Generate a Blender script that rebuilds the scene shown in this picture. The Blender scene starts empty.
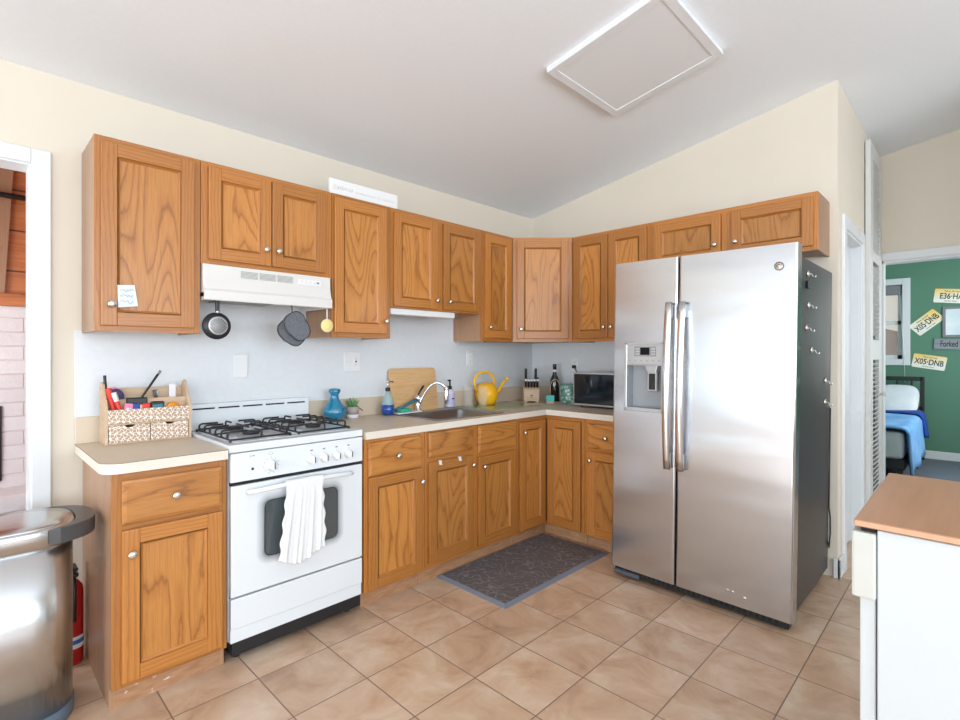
import bpy, bmesh, math, random
from mathutils import Vector, Matrix
PI = math.pi
random.seed(7)
S = bpy.context.scene
COL = S.collection

# ------------------------------------------------------------------ camera
cam = bpy.data.cameras.new('camera'); camo = bpy.data.objects.new('camera', cam); COL.objects.link(camo)
camo.location = (-3.6022, -2.8733, 1.3133)
camo.rotation_euler = (PI/2, 0, 0.7756 - PI/2)
cam.sensor_width = 36; cam.lens = 508.77/960*36
cam.shift_y = -(360-354.19)/960
cam.clip_start = .05; cam.clip_end = 200
S.camera = camo
# ------------------------------------------------------------------ world, view
W = bpy.data.worlds.new('world'); S.world = W; W.use_nodes = True
wn = W.node_tree; wn.nodes.clear()
wo = wn.nodes.new('ShaderNodeOutputWorld'); wb = wn.nodes.new('ShaderNodeBackground')
tc = wn.nodes.new('ShaderNodeTexCoord'); sx = wn.nodes.new('ShaderNodeSeparateXYZ'); cr = wn.nodes.new('ShaderNodeValToRGB')
wn.links.new(tc.outputs['Generated'], sx.inputs[0]); wn.links.new(sx.outputs[2], cr.inputs[0])
cr.color_ramp.elements[0].position = .47; cr.color_ramp.elements[0].color = (.55, .52, .46, 1)
cr.color_ramp.elements[1].position = .52; cr.color_ramp.elements[1].color = (.95, .97, 1, 1)
e = cr.color_ramp.elements.new(.9); e.color = (.55, .72, 1, 1)
wn.links.new(cr.outputs[0], wb.inputs[0]); wb.inputs[1].default_value = 1.15
wn.links.new(wb.outputs[0], wo.inputs[0])
S.view_settings.view_transform = 'Standard'; S.view_settings.look = 'None'
S.view_settings.gamma = 1; S.view_settings.use_curve_mapping = False
S.view_settings.exposure = 0.06
sun = bpy.data.lights.new('sun', 'SUN'); sun.energy = 2.2; sun.angle = .02; sun.color = (1, .96, .9); suno = bpy.data.objects.new('sun', sun); COL.objects.link(suno)
suno.rotation_euler = Vector((1, .10, -.34)).to_track_quat('-Z', 'Y').to_euler()

def area(name, loc, direction, sx_, sy_, power, color=(1, 1, 1)):
    l = bpy.data.lights.new(name, 'AREA'); l.shape = 'RECTANGLE'; l.size = sx_; l.size_y = sy_
    l.energy = power; l.color = color
    o = bpy.data.objects.new(name, l); COL.objects.link(o); o.location = loc
    o.rotation_euler = Vector(direction).to_track_quat('-Z', 'Y').to_euler()
    return o
# daylight through the patio door and windows behind the camera, then added fills for two rooms
area('patio_door_daylight', (-9.9, -2.6, 1.12), (1, 0, .42), 4.7, 2.1, 260, (.76, .88, 1))
area('north_patio_daylight', (-7.2, -.10, 1.08), (0, -1, .12), 4.2, 1.85, 10, (.76, .88, 1))
area('south_window_daylight', (-5.0, -7.28, 1.75), (0, 1, .42), 8.0, 2.2, 400, (.76, .88, 1))
area('bedroom_fill_light', (3.2, -3.85, 1.6), (0, 1, 0), 1.6, 1.3, 60, (.92, .97, 1))  # added fill for the bedroom; its south wall has no window
area('den_fill_light', (-4.7, 1.4, 1.5), (1, 0.35, 0), 1.8, 1.6, 60, (.92, .95, 1))  # added fill for the den, set before a solid west wall

# ------------------------------------------------------------------ materials
def mat(name, col, rough=.5, metal=0, **k):
    m = bpy.data.materials.new(name); m.use_nodes = True
    b = m.node_tree.nodes['Principled BSDF']
    b.inputs['Base Color'].default_value = (*col, 1); b.inputs['Roughness'].default_value = rough
    b.inputs['Metallic'].default_value = metal
    for kk, v in k.items():
        b.inputs[kk.replace('_', ' ')].default_value = v
    return m
def N(m, t, **k):
    n = m.node_tree.nodes.new(t)
    for a, v in k.items(): setattr(n, a, v)
    return n
def Lk(m, a, b): m.node_tree.links.new(a, b)
def BS(m): return m.node_tree.nodes['Principled BSDF']
def ramp(m, stops):
    r = N(m, 'ShaderNodeValToRGB'); el = r.color_ramp.elements
    el[0].position, el[0].color = stops[0][0], (*stops[0][1], 1)
    el[1].position, el[1].color = stops[-1][0], (*stops[-1][1], 1)
    for p, c in stops[1:-1]:
        q = el.new(p); q.color = (*c, 1)
    return r
def srgb(r, g, b):
    f = lambda c: (c/255/12.92) if c/255 <= .04045 else ((c/255+.055)/1.055)**2.4
    return (f(r), f(g), f(b))
def mapped(m, scale=(1, 1, 1), rnd=True, loc=(0, 0, 0)):
    t = N(m, 'ShaderNodeTexCoord'); mp = N(m, 'ShaderNodeMapping'); mp.inputs['Scale'].default_value = scale
    mp.inputs['Location'].default_value = loc
    if rnd:
        oi = N(m, 'ShaderNodeObjectInfo'); va = N(m, 'ShaderNodeVectorMath', operation='SCALE'); va.inputs[0].default_value = (7.3, 3.1, 11.7)
        Lk(m, oi.outputs['Random'], va.inputs['Scale'])
        ad = N(m, 'ShaderNodeVectorMath', operation='ADD'); Lk(m, t.outputs['Object'], ad.inputs[0]); Lk(m, va.outputs[0], ad.inputs[1])
        Lk(m, ad.outputs[0], mp.inputs['Vector'])
    else: Lk(m, t.outputs['Object'], mp.inputs['Vector'])
    return mp
def bump(m, h, strength=.2, dist=.002):
    b = N(m, 'ShaderNodeBump'); b.inputs['Strength'].default_value = strength; b.inputs['Distance'].default_value = dist
    Lk(m, h, b.inputs['Height']); Lk(m, b.outputs[0], BS(m).inputs['Normal']); return b
def noisy(name, c1, c2, scale, rough=.6, stretch=(1, 1, 1), bstr=0, bd=.002, detail=4, metal=0):
    m = mat(name, c1, rough, metal); mp = mapped(m, stretch)
    n = N(m, 'ShaderNodeTexNoise'); n.inputs['Scale'].default_value = scale; n.inputs['Detail'].default_value = detail
    Lk(m, mp.outputs[0], n.inputs['Vector'])
    r = ramp(m, [(.3, c1), (.7, c2)]); Lk(m, n.outputs['Fac'], r.inputs[0]); Lk(m, r.outputs[0], BS(m).inputs['Base Color'])
    if bstr: bump(m, n.outputs['Fac'], bstr, bd)
    return m

def oak(name, axis='z', cathedral=True, light=(.56, .235, .052), mid=(.44, .162, .030), dark=(.20, .058, .010), rough=.38):
    m = mat(name, light, rough)
    lo = .42
    st = {'z': (1, 1, lo*.42), 'x': (lo*.42, 1, 1)}[axis]
    mp = mapped(m, st)
    n = N(m, 'ShaderNodeTexNoise'); n.inputs['Scale'].default_value = 5.2 if cathedral else 6.5
    n.inputs['Detail'].default_value = 1.2; n.inputs['Roughness'].default_value = .35; n.inputs['Distortion'].default_value = .25
    Lk(m, mp.outputs[0], n.inputs['Vector'])
    sp = N(m, 'ShaderNodeSeparateXYZ'); Lk(m, mp.outputs[0], sp.inputs[0])
    mul = N(m, 'ShaderNodeMath', operation='MULTIPLY'); mul.inputs[1].default_value = 15 if cathedral else 5
    Lk(m, n.outputs['Fac'], mul.inputs[0])
    lin = N(m, 'ShaderNodeMath', operation='MULTIPLY_ADD'); lin.inputs[1].default_value = 3 if cathedral else 62
    Lk(m, sp.outputs[0 if axis == 'z' else 2], lin.inputs[0]); Lk(m, mul.outputs[0], lin.inputs[2])
    # medium ripple so the edges of the growth rings are ragged
    mp3 = mapped(m, tuple(a*b for a, b in zip(st, (1, 1, 1)))); n3 = N(m, 'ShaderNodeTexNoise'); n3.inputs['Scale'].default_value = 60; n3.inputs['Detail'].default_value = 3
    Lk(m, mp3.outputs[0], n3.inputs['Vector'])
    rip = N(m, 'ShaderNodeMath', operation='MULTIPLY_ADD'); rip.inputs[1].default_value = .55 if cathedral else .9; Lk(m, n3.outputs['Fac'], rip.inputs[0]); Lk(m, lin.outputs[0], rip.inputs[2])
    fr = N(m, 'ShaderNodeMath', operation='FRACT'); Lk(m, rip.outputs[0], fr.inputs[0])
    r = ramp(m, [(0, dark), (.10, mid), (.42, light), (.80, light), (.93, mid), (1, dark)])
    Lk(m, fr.outputs[0], r.inputs[0])
    # pores
    sp2 = {'z': (260, 260, 9), 'x': (9, 260, 260)}[axis]
    mp2 = mapped(m, sp2); n2 = N(m, 'ShaderNodeTexNoise'); n2.inputs['Scale'].default_value = 1; n2.inputs['Detail'].default_value = 2
    Lk(m, mp2.outputs[0], n2.inputs['Vector'])
    r2 = ramp(m, [(.34, (.50, .50, .50)), (.55, (1, 1, 1))]); Lk(m, n2.outputs['Fac'], r2.inputs[0])
    mx = N(m, 'ShaderNodeMix', data_type='RGBA', blend_type='MULTIPLY'); mx.inputs['Factor'].default_value = .45
    Lk(m, r.outputs[0], mx.inputs['A']); Lk(m, r2.outputs[0], mx.inputs['B'])
    # soften + board to board variation
    flat = N(m, 'ShaderNodeMix', data_type='RGBA'); flat.inputs['Factor'].default_value = .36 if cathedral else .62
    flat.inputs['B'].default_value = (*mid, 1) if not cathedral else (*[(a+b)/2 for a, b in zip(mid, light)], 1)
    Lk(m, mx.outputs['Result'], flat.inputs['A'])
    oi = N(m, 'ShaderNodeObjectInfo'); mr = N(m, 'ShaderNodeMapRange'); mr.inputs['To Min'].default_value = .84; mr.inputs['To Max'].default_value = 1.12
    Lk(m, oi.outputs['Random'], mr.inputs['Value'])
    hs = N(m, 'ShaderNodeHueSaturation'); Lk(m, mr.outputs[0], hs.inputs['Value']); Lk(m, flat.outputs['Result'], hs.inputs['Color'])
    Lk(m, hs.outputs[0], BS(m).inputs['Base Color'])
    bump(m, n2.outputs['Fac'], .12, .0006)
    BS(m).inputs['Coat Weight'].default_value = .25; BS(m).inputs['Coat Roughness'].default_value = .25
    return m
M = {}
M['oak_panel'] = oak('oak_panel')
M['oak_v'] = oak('oak_stile', 'z', False)
M['oak_h'] = oak('oak_rail', 'x', False)
M['oak_hp'] = oak('oak_drawer', 'x', True)
M['oak_side'] = oak('oak_side_veneer', 'z', False, light=(.44, .255, .15), mid=(.40, .22, .12), dark=(.30, .15, .075), rough=.45)
def toe():
    m = noisy('toe_kick_worn', srgb(185, 140, 105), srgb(160, 115, 80), 14, .7, (1, 1, 5))
    n = N(m, 'ShaderNodeTexNoise'); n.inputs['Scale'].default_value = 26; n.inputs['Detail'].default_value = 5
    Lk(m, mapped(m, (1, 1, 2.2)).outputs[0], n.inputs['Vector'])
    r = ramp(m, [(.66, (0, 0, 0)), (.72, (.8, .8, .8))]); Lk(m, n.outputs['Fac'], r.inputs[0])
    src = BS(m).inputs['Base Color'].links[0].from_socket
    x = N(m, 'ShaderNodeMix', data_type='RGBA'); x.inputs['B'].default_value = (*srgb(225, 215, 200), 1)
    Lk(m, r.outputs[0], x.inputs['Factor']); Lk(m, src, x.inputs['A']); Lk(m, x.outputs['Result'], BS(m).inputs['Base Color']); return m
M['toe'] = toe()
M['wall'] = noisy('cream_wall_paint', (.715, .645, .54), (.735, .665, .555), 3, .75)
M['splash'] = noisy('white_wall_panel', (.70, .72, .74), (.73, .745, .765), 35, .42, bstr=.25, bd=.0015)
M['ceil'] = noisy('ceiling_paint', (.84, .875, .91), (.86, .895, .93), 60, .8, bstr=.1)
M['trim'] = mat('white_trim_paint', (.72, .74, .75), .35)
M['trim_warm'] = mat('bifold_paint', (.66, .66, .64), .4)
M['dark_gap'] = mat('dark_gap', (.012, .012, .014), .8)
M['nickel'] = mat('brushed_nickel', (.72, .68, .62), .22, 1)
M['chrome'] = mat('chrome', (.85, .86, .88), .08, 1)
M['enamel'] = mat('white_enamel', (.76, .79, .815), .22, Coat_Weight=.4)
M['enamel_grey'] = mat('grey_enamel', (.30, .31, .31), .35)
M['hood'] = mat('hood_white', (.72, .70, .67), .3)
M['black'] = mat('black_plastic', (.015, .015, .018), .35)
M['iron'] = mat('cast_iron', (.02, .021, .024), .5)
M['darkglass'] = mat('dark_glass', (.008, .012, .018), .06)
M['oven_glass'] = mat('oven_glass', (.07, .085, .09), .06, Coat_Weight=1)
M['glass'] = mat('clear_glass', (.97, .99, .98), .02, Alpha=.09)
M['white_plastic'] = mat('white_plastic', (.80, .80, .80), .4)
M['label_white'] = mat('label_white', (.8, .8, .82), .6)
M['ink'] = mat('black_ink', (.02, .02, .025), .7)
M['grey_ink'] = mat('grey_ink', (.22, .22, .24), .7)

def steel(name, col=(.60, .60, .61), rough=.26, stretch=(300, 300, 3), aniso=.6, warp=0):
    m = mat(name, col, rough, 1); mp = mapped(m, stretch)
    n = N(m, 'ShaderNodeTexNoise'); n.inputs['Scale'].default_value = 1; n.inputs['Detail'].default_value = 2; Lk(m, mp.outputs[0], n.inputs['Vector'])
    mr = N(m, 'ShaderNodeMapRange'); mr.inputs['To Min'].default_value = rough-.02; mr.inputs['To Max'].default_value = rough+.03
    Lk(m, n.outputs['Fac'], mr.inputs['Value']); Lk(m, mr.outputs[0], BS(m).inputs['Roughness'])
    b1 = N(m, 'ShaderNodeBump'); b1.inputs['Strength'].default_value = .009; b1.inputs['Distance'].default_value = .0004; Lk(m, n.outputs['Fac'], b1.inputs['Height'])
    if warp:
        n2 = N(m, 'ShaderNodeTexNoise'); n2.inputs['Scale'].default_value = 1; n2.inputs['Detail'].default_value = 1.5
        Lk(m, mapped(m, (1.2, 1.2, 5.5)).outputs[0], n2.inputs['Vector'])
        b2 = N(m, 'ShaderNodeBump'); b2.inputs['Strength'].default_value = 1; b2.inputs['Distance'].default_value = warp; Lk(m, n2.outputs['Fac'], b2.inputs['Height'])
        Lk(m, b1.outputs[0], b2.inputs['Normal']); Lk(m, b2.outputs[0], BS(m).inputs['Normal'])
    else: Lk(m, b1.outputs[0], BS(m).inputs['Normal'])
    return m
M['steel'] = steel('brushed_steel', (.57, .585, .61), .21, warp=.004)
BS(M['steel']).inputs['Anisotropic'].default_value = .75
tg = N(M['steel'], 'ShaderNodeCombineXYZ'); tg.inputs[1].default_value = 1
Lk(M['steel'], tg.outputs[0], BS(M['steel']).inputs['Tangent'])
M['steel_can'] = steel('steel_trash_can', (.58, .59, .60), .24)
M['steel_sink'] = steel('steel_sink', (.36, .385, .42), .3, (40, 300, 300))
M['fridge_side'] = noisy('fridge_side_dark', (.022, .023, .025), (.032, .033, .036), 220, .35, bstr=.3, bd=.0006)
M['laminate'] = noisy('beige_laminate', srgb(214, 196, 174), srgb(205, 187, 164), 260, .38)
M['lam_edge'] = mat('cream_laminate_edge', srgb(224, 216, 202), .4)
M['lam_seam'] = mat('dark_laminate_seam', srgb(110, 80, 60), .6)
M['island_top'] = noisy('island_wood_top', (.50, .245, .125), (.43, .20, .095), 5, .33, (.5, 6, 6))
M['island_edge'] = noisy('island_wood_edge', (.66, .38, .24), (.60, .34, .21), 5, .4, (.5, 6, 6))
M['island_white'] = mat('island_white_paint', (.60, .63, .64), .45)
M['island_cream'] = mat('island_cream_paint', (.58, .585, .54), .45)
M['bamboo'] = noisy('bamboo', srgb(222, 180, 130), srgb(205, 160, 108), 8, .5, (1, 1, 14))
M['pine'] = noisy('light_wood', srgb(214, 186, 156), srgb(200, 170, 140), 10, .6, (1, 1, 6))

def floor_tile():
    m = mat('floor_tile', (.5, .35, .25), .36)
    mp = mapped(m, (1, 1, 1), False, (.907+.3085*40+.0015, 1.723+.311*40+.0015, 0))
    bt = N(m, 'ShaderNodeTexBrick'); bt.offset = 0; bt.squash = 1
    bt.inputs['Scale'].default_value = 1; bt.inputs['Brick Width'].default_value = .3085; bt.inputs['Row Height'].default_value = .311
    bt.inputs['Mortar Size'].default_value = .0028; bt.inputs['Mortar Smooth'].default_value = .3; bt.inputs['Bias'].default_value = 0
    bt.inputs['Color1'].default_value = (0, 0, 0, 1); bt.inputs['Color2'].default_value = (1, 1, 1, 1)
    Lk(m, mp.outputs[0], bt.inputs['Vector'])
    n = N(m, 'ShaderNodeTexNoise'); n.inputs['Scale'].default_value = 4.5; n.inputs['Detail'].default_value = 6; n.inputs['Roughness'].default_value = .62
    n.inputs['Distortion'].default_value = .6
    # break the clouding at each tile
    va = N(m, 'ShaderNodeVectorMath', operation='SCALE'); va.inputs['Scale'].default_value = 3.0; Lk(m, bt.outputs['Color'], va.inputs[0])
    ad = N(m, 'ShaderNodeVectorMath', operation='ADD'); Lk(m, mp.outputs[0], ad.inputs[0]); Lk(m, va.outputs[0], ad.inputs[1])
    Lk(m, ad.outputs[0], n.inputs['Vector'])
    r = ramp(m, [(.28, srgb(172, 138, 112)), (.45, srgb(198, 164, 136)), (.58, srgb(208, 180, 154)), (.75, srgb(220, 200, 180))])
    Lk(m, n.outputs['Fac'], r.inputs[0])
    hs = N(m, 'ShaderNodeHueSaturation'); mr = N(m, 'ShaderNodeMapRange'); mr.inputs['To Min'].default_value = .92; mr.inputs['To Max'].default_value = 1.06
    Lk(m, bt.outputs['Color'], mr.inputs['Value']); Lk(m, mr.outputs[0], hs.inputs['Value']); Lk(m, r.outputs[0], hs.inputs['Color'])
    mx = N(m, 'ShaderNodeMix', data_type='RGBA'); Lk(m, bt.outputs['Fac'], mx.inputs['Factor']); Lk(m, hs.outputs[0], mx.inputs['A'])
    mx.inputs['B'].default_value = (*srgb(128, 108, 92), 1); Lk(m, mx.outputs['Result'], BS(m).inputs['Base Color'])
    inv = N(m, 'ShaderNodeMath', operation='SUBTRACT'); inv.inputs[0].default_value = 1; Lk(m, bt.outputs['Fac'], inv.inputs[1])
    bump(m, inv.outputs[0], .5, .002)
    return m
M['tile'] = floor_tile()
M['carpet'] = noisy('blue_grey_carpet', (.10, .125, .15), (.16, .185, .21), 240, .95, bstr=.6, bd=.004)
M['green'] = noisy('green_wall_paint', (.095, .225, .15), (.10, .235, .158), 3, .7)

def planks():
    m = noisy('cedar_planks', (.56, .20, .065), (.40, .12, .035), 4, .4, (.6, 1, 9))
    sp = N(m, 'ShaderNodeSeparateXYZ'); Lk(m, mapped(m, rnd=False).outputs[0], sp.inputs[0])
    mo = N(m, 'ShaderNodeMath', operation='MODULO'); mo.inputs[1].default_value = .33; Lk(m, sp.outputs[2], mo.inputs[0])
    lt = N(m, 'ShaderNodeMath', operation='LESS_THAN'); lt.inputs[1].default_value = .014; Lk(m, mo.outputs[0], lt.inputs[0])
    src = BS(m).inputs['Base Color'].links[0].from_socket
    x = N(m, 'ShaderNodeMix', data_type='RGBA'); x.inputs['B'].default_value = (.10, .03, .012, 1)
    Lk(m, lt.outputs[0], x.inputs['Factor']); Lk(m, src, x.inputs['A']); Lk(m, x.outputs['Result'], BS(m).inputs['Base Color']); return m
M['planks'] = planks()
def brick():
    m = mat('pale_brick', (.7, .62, .58), .85); mp = mapped(m, rnd=False)
    sw = N(m, 'ShaderNodeSeparateXYZ'); cb = N(m, 'ShaderNodeCombineXYZ'); Lk(m, mp.outputs[0], sw.inputs[0]); Lk(m, sw.outputs[0], cb.inputs[0]); Lk(m, sw.outputs[2], cb.inputs[1])
    bt = N(m, 'ShaderNodeTexBrick'); bt.inputs['Scale'].default_value = 1; bt.inputs['Brick Width'].default_value = .36; bt.inputs['Row Height'].default_value = .115
    bt.inputs['Mortar Size'].default_value = .008; bt.inputs['Mortar Smooth'].default_value = 1
    bt.inputs['Color1'].default_value = (*srgb(228, 226, 228), 1); bt.inputs['Color2'].default_value = (*srgb(216, 212, 214), 1); bt.inputs['Mortar'].default_value = (*srgb(215, 205, 205), 1)
    Lk(m, cb.outputs[0], bt.inputs['Vector']); Lk(m, bt.outputs['Color'], BS(m).inputs['Base Color'])
    n = N(m, 'ShaderNodeTexNoise'); n.inputs['Scale'].default_value = 22; n.inputs['Detail'].default_value = 6; Lk(m, mp.outputs[0], n.inputs['Vector'])
    ad = N(m, 'ShaderNodeMath', operation='SUBTRACT'); Lk(m, n.outputs['Fac'], ad.inputs[0]); Lk(m, bt.outputs['Fac'], ad.inputs[1]); bump(m, ad.outputs[0], .45, .02)
    return m
M['brick'] = brick()
def lattice():
    m = mat('carved_whitewash', srgb(205, 175, 145), .7); mp = mapped(m, rnd=False)
    sp = N(m, 'ShaderNodeSeparateXYZ'); Lk(m, mp.outputs[0], sp.inputs[0])
    def wave(a, b):   # |sin|-like lattice lines along (a x + b z)
        u = N(m, 'ShaderNodeMath', operation='MULTIPLY'); u.inputs[1].default_value = a; Lk(m, sp.outputs[0], u.inputs[0])
        v = N(m, 'ShaderNodeMath', operation='MULTIPLY_ADD'); v.inputs[1].default_value = b; Lk(m, sp.outputs[2], v.inputs[0]); Lk(m, u.outputs[0], v.inputs[2])
        s = N(m, 'ShaderNodeMath', operation='SINE'); Lk(m, v.outputs[0], s.inputs[0]); return s
    s1, s2, s3, s4 = wave(150, 170), wave(150, -170), wave(300, 30), wave(30, 380)
    p = N(m, 'ShaderNodeMath', operation='MULTIPLY'); Lk(m, s1.outputs[0], p.inputs[0]); Lk(m, s2.outputs[0], p.inputs[1])
    q = N(m, 'ShaderNodeMath', operation='MULTIPLY'); Lk(m, s3.outputs[0], q.inputs[0]); Lk(m, s4.outputs[0], q.inputs[1])
    d = N(m, 'ShaderNodeMath', operation='ADD'); Lk(m, p.outputs[0], d.inputs[0]); Lk(m, q.outputs[0], d.inputs[1])
    a = N(m, 'ShaderNodeMath', operation='ABSOLUTE'); Lk(m, d.outputs[0], a.inputs[0])
    r = ramp(m, [(.20, srgb(246, 240, 232)), (.42, srgb(190, 158, 130))]); Lk(m, a.outputs[0], r.inputs[0]); Lk(m, r.outputs[0], BS(m).inputs['Base Color']); return m
M['lattice'] = lattice()
def rubber():
    m = mat('rubber_mat_relief', (.06, .062, .068), .5); mp = mapped(m, rnd=False)
    n = N(m, 'ShaderNodeTexNoise'); n.inputs['Scale'].default_value = 17; n.inputs['Detail'].default_value = 0; n.inputs['Distortion'].default_value = .7; Lk(m, mp.outputs[0], n.inputs['Vector'])
    mu = N(m, 'ShaderNodeMath', operation='MULTIPLY'); mu.inputs[1].default_value = 3; Lk(m, n.outputs['Fac'], mu.inputs[0])
    f = N(m, 'ShaderNodeMath', operation='FRACT'); Lk(m, mu.outputs[0], f.inputs[0])
    r = ramp(m, [(0, (0, 0, 0)), (.36, (0, 0, 0)), (.5, (1, 1, 1)), (.64, (0, 0, 0)), (1, (0, 0, 0))]); Lk(m, f.outputs[0], r.inputs[0])
    x = N(m, 'ShaderNodeMix', data_type='RGBA'); x.inputs['A'].default_value = (*srgb(96, 94, 97), 1); x.inputs['B'].default_value = (*srgb(138, 136, 140), 1)
    Lk(m, r.outputs[0], x.inputs['Factor']); Lk(m, x.outputs['Result'], BS(m).inputs['Base Color']); bump(m, r.outputs[0], .6, .004); return m
M['rubber'] = rubber()
M['rubber_rim'] = mat('rubber_mat_rim', srgb(118, 124, 136), .5)
M['towel'] = noisy('white_terry', (.78, .78, .78), (.84, .84, .84), 260, .95, bstr=.8, bd=.004)
M['diffuser'] = mat('diffuser', (.78, .80, .82), .6)
M['denim'] = noisy('grey_quilted_cloth', (.10, .11, .125), (.18, .19, .21), 150, .9, bstr=.5, bd=.002)

# ------------------------------------------------------------------ mesh helper
class MB:
    def __init__(s): s.bm = bmesh.new(); s.mats = []
    def mi(s, m):
        m = M[m] if isinstance(m, str) else m
        if m not in s.mats: s.mats.append(m)
        return s.mats.index(m)
    def merge(s, b2, m, smooth=False, mtx=None):
        i = s.mi(m) if m is not None else None
        vm = {}
        for v in b2.verts: vm[v] = s.bm.verts.new(mtx @ v.co if mtx else v.co)
        for f in b2.faces:
            try: g = s.bm.faces.new([vm[v] for v in f.verts])
            except ValueError: continue
            g.material_index = i if i is not None else f.material_index; g.smooth = smooth
        b2.free(); return s
    def box(s, x0, x1, y0, y1, z0, z1, m, bev=0, seg=1, mtx=None):
        b = bmesh.new(); bmesh.ops.create_cube(b, size=1)
        for v in b.verts: v.co = Vector(((x0+x1)/2+v.co.x*(x1-x0), (y0+y1)/2+v.co.y*(y1-y0), (z0+z1)/2+v.co.z*(z1-z0)))
        if bev: bmesh.ops.bevel(b, geom=b.edges[:], offset=bev, segments=seg, profile=.6, affect='EDGES')
        return s.merge(b, m, False, mtx)
    def prism(s, pts, z0, z1, m, axis='z', bev=0, smooth=False, mtx=None):
        # pts outline in the plane normal to axis: z -> (x,y), y -> (x,z), x -> (y,z)
        b = bmesh.new()
        def P(p, t): return {'z': (p[0], p[1], t), 'y': (p[0], t, p[1]), 'x': (t, p[0], p[1])}[axis]
        lo = [b.verts.new(P(p, z0)) for p in pts]; hi = [b.verts.new(P(p, z1)) for p in pts]
        b.faces.new(lo[::-1]); b.faces.new(hi)
        n = len(pts)
        for k in range(n): b.faces.new((lo[k], lo[(k+1) % n], hi[(k+1) % n], hi[k]))
        bmesh.ops.recalc_face_normals(b, faces=b.faces[:])
        if bev: bmesh.ops.bevel(b, geom=[e for e in b.edges if abs(e.calc_face_angle(0)) > .5], offset=bev, segments=2, profile=.6, affect='EDGES')
        return s.merge(b, m, smooth, mtx)
    def lathe(s, prof, m, o=(0, 0, 0), seg=24, axis='z', mtx=None, smooth=True, cap=True):
        b = bmesh.new(); rings = []
        for r, h in prof:
            ring = []
            for k in range(seg):
                a = 2*PI*k/seg; c, d = r*math.cos(a), r*math.sin(a)
                p = {'z': (c, d, h), 'y': (c, h, d), 'x': (h, c, d)}[axis]
                ring.append(b.verts.new((o[0]+p[0], o[1]+p[1], o[2]+p[2])))
            rings.append(ring)
        for a, c in zip(rings, rings[1:]):
            for k in range(seg): b.faces.new((a[k], a[(k+1) % seg], c[(k+1) % seg], c[k]))
        if cap: b.faces.new(rings[0][::-1]); b.faces.new(rings[-1])
        bmesh.ops.recalc_face_normals(b, faces=b.faces[:])
        return s.merge(b, m, smooth, mtx)
    def cyl(s, o, r, h, m, axis='z', seg=20, r2=None, smooth=True, mtx=None):
        r2 = r if r2 is None else r2; e_ = min(r*.12, .001)
        return s.lathe([(r-e_, 0), (r, e_), (r2, h-e_), (r2-e_, h)], m, o, seg, axis, mtx, smooth)
    def tube(s, pts, r, m, seg=8, closed=False, mtx=None, rr=None):
        b = bmesh.new(); pts = [Vector(p) for p in pts]; n = len(pts); rings = []
        prev = None
        for k, p in enumerate(pts):
            if closed: t = pts[(k+1) % n]-pts[k-1]
            else: t = pts[min(k+1, n-1)]-pts[max(k-1, 0)]
            t.normalize()
            if prev is None:
                u = t.orthogonal().normalized()
            else:
                u = (prev - t*prev.dot(t)).normalized()
            prev = u; w = t.cross(u)
            q = rr[k] if rr else r
            rings.append([b.verts.new(p+(u*math.cos(2*PI*j/seg)+w*math.sin(2*PI*j/seg))*q) for j in range(seg)])
        pr = list(zip(rings, rings[1:])) + ([(rings[-1], rings[0])] if closed else [])
        for a, c in pr:
            for j in range(seg): b.faces.new((a[j], a[(j+1) % seg], c[(j+1) % seg], c[j]))
        if not closed: b.faces.new(rings[0][::-1]); b.faces.new(rings[-1])
        bmesh.ops.recalc_face_normals(b, faces=b.faces[:])
        return s.merge(b, m, True, mtx)
    def sphere(s, o, r, m, sc=(1, 1, 1), mtx=None, seg=16):
        b = bmesh.new(); bmesh.ops.create_uvsphere(b, u_segments=seg, v_segments=max(6, seg//2), radius=r)
        for v in b.verts: v.co = Vector((o[0]+v.co.x*sc[0], o[1]+v.co.y*sc[1], o[2]+v.co.z*sc[2]))
        return s.merge(b, m, True, mtx)
    def grid(s, f, nu, nv, m, thick=None):
        b = bmesh.new(); g = [[b.verts.new(f(i/nu, j/nv)) for j in range(nv+1)] for i in range(nu+1)]
        for i in range(nu):
            for j in range(nv): b.faces.new((g[i][j], g[i+1][j], g[i+1][j+1], g[i][j+1]))
        bmesh.ops.recalc_face_normals(b, faces=b.faces[:])
        if thick: bmesh.ops.solidify(b, geom=b.faces[:], thickness=thick)
        return s.merge(b, m, True)
    def build(s, name, parent=None, loc=None, rz=0):
        me = bpy.data.meshes.new(name); s.bm.to_mesh(me); s.bm.free()
        for m in s.mats: me.materials.append(m)
        o = bpy.data.objects.new(name, me); COL.objects.link(o)
        if parent: o.parent = parent
        if loc is not None: o.location = loc; o.rotation_euler = (0, 0, rz)
        return o
def tag(o, label=None, cat=None, group=None, kind=None):
    if label: o['label'] = label
    if cat: o['category'] = cat
    if group: o['group'] = group
    if kind: o['kind'] = kind
    return o
def thing(name, label, cat, loc=(0, 0, 0), rz=0, group=None):
    o = bpy.data.objects.new(name, None); COL.objects.link(o); o.location = loc; o.rotation_euler = (0, 0, rz)
    o.empty_display_size = .1
    return tag(o, label, cat, group)
def struct(name, mb): return tag(mb.build(name), kind='structure')
def copy_tree(o, parent=None):
    c = o.copy(); COL.objects.link(c); c.parent = parent
    for ch in [x for x in bpy.data.objects if x.parent == o]: copy_tree(ch, c)
    return c
def rot(ax, ang, o=(0, 0, 0)): return Matrix.Translation(o) @ Matrix.Rotation(ang, 4, ax)
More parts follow.
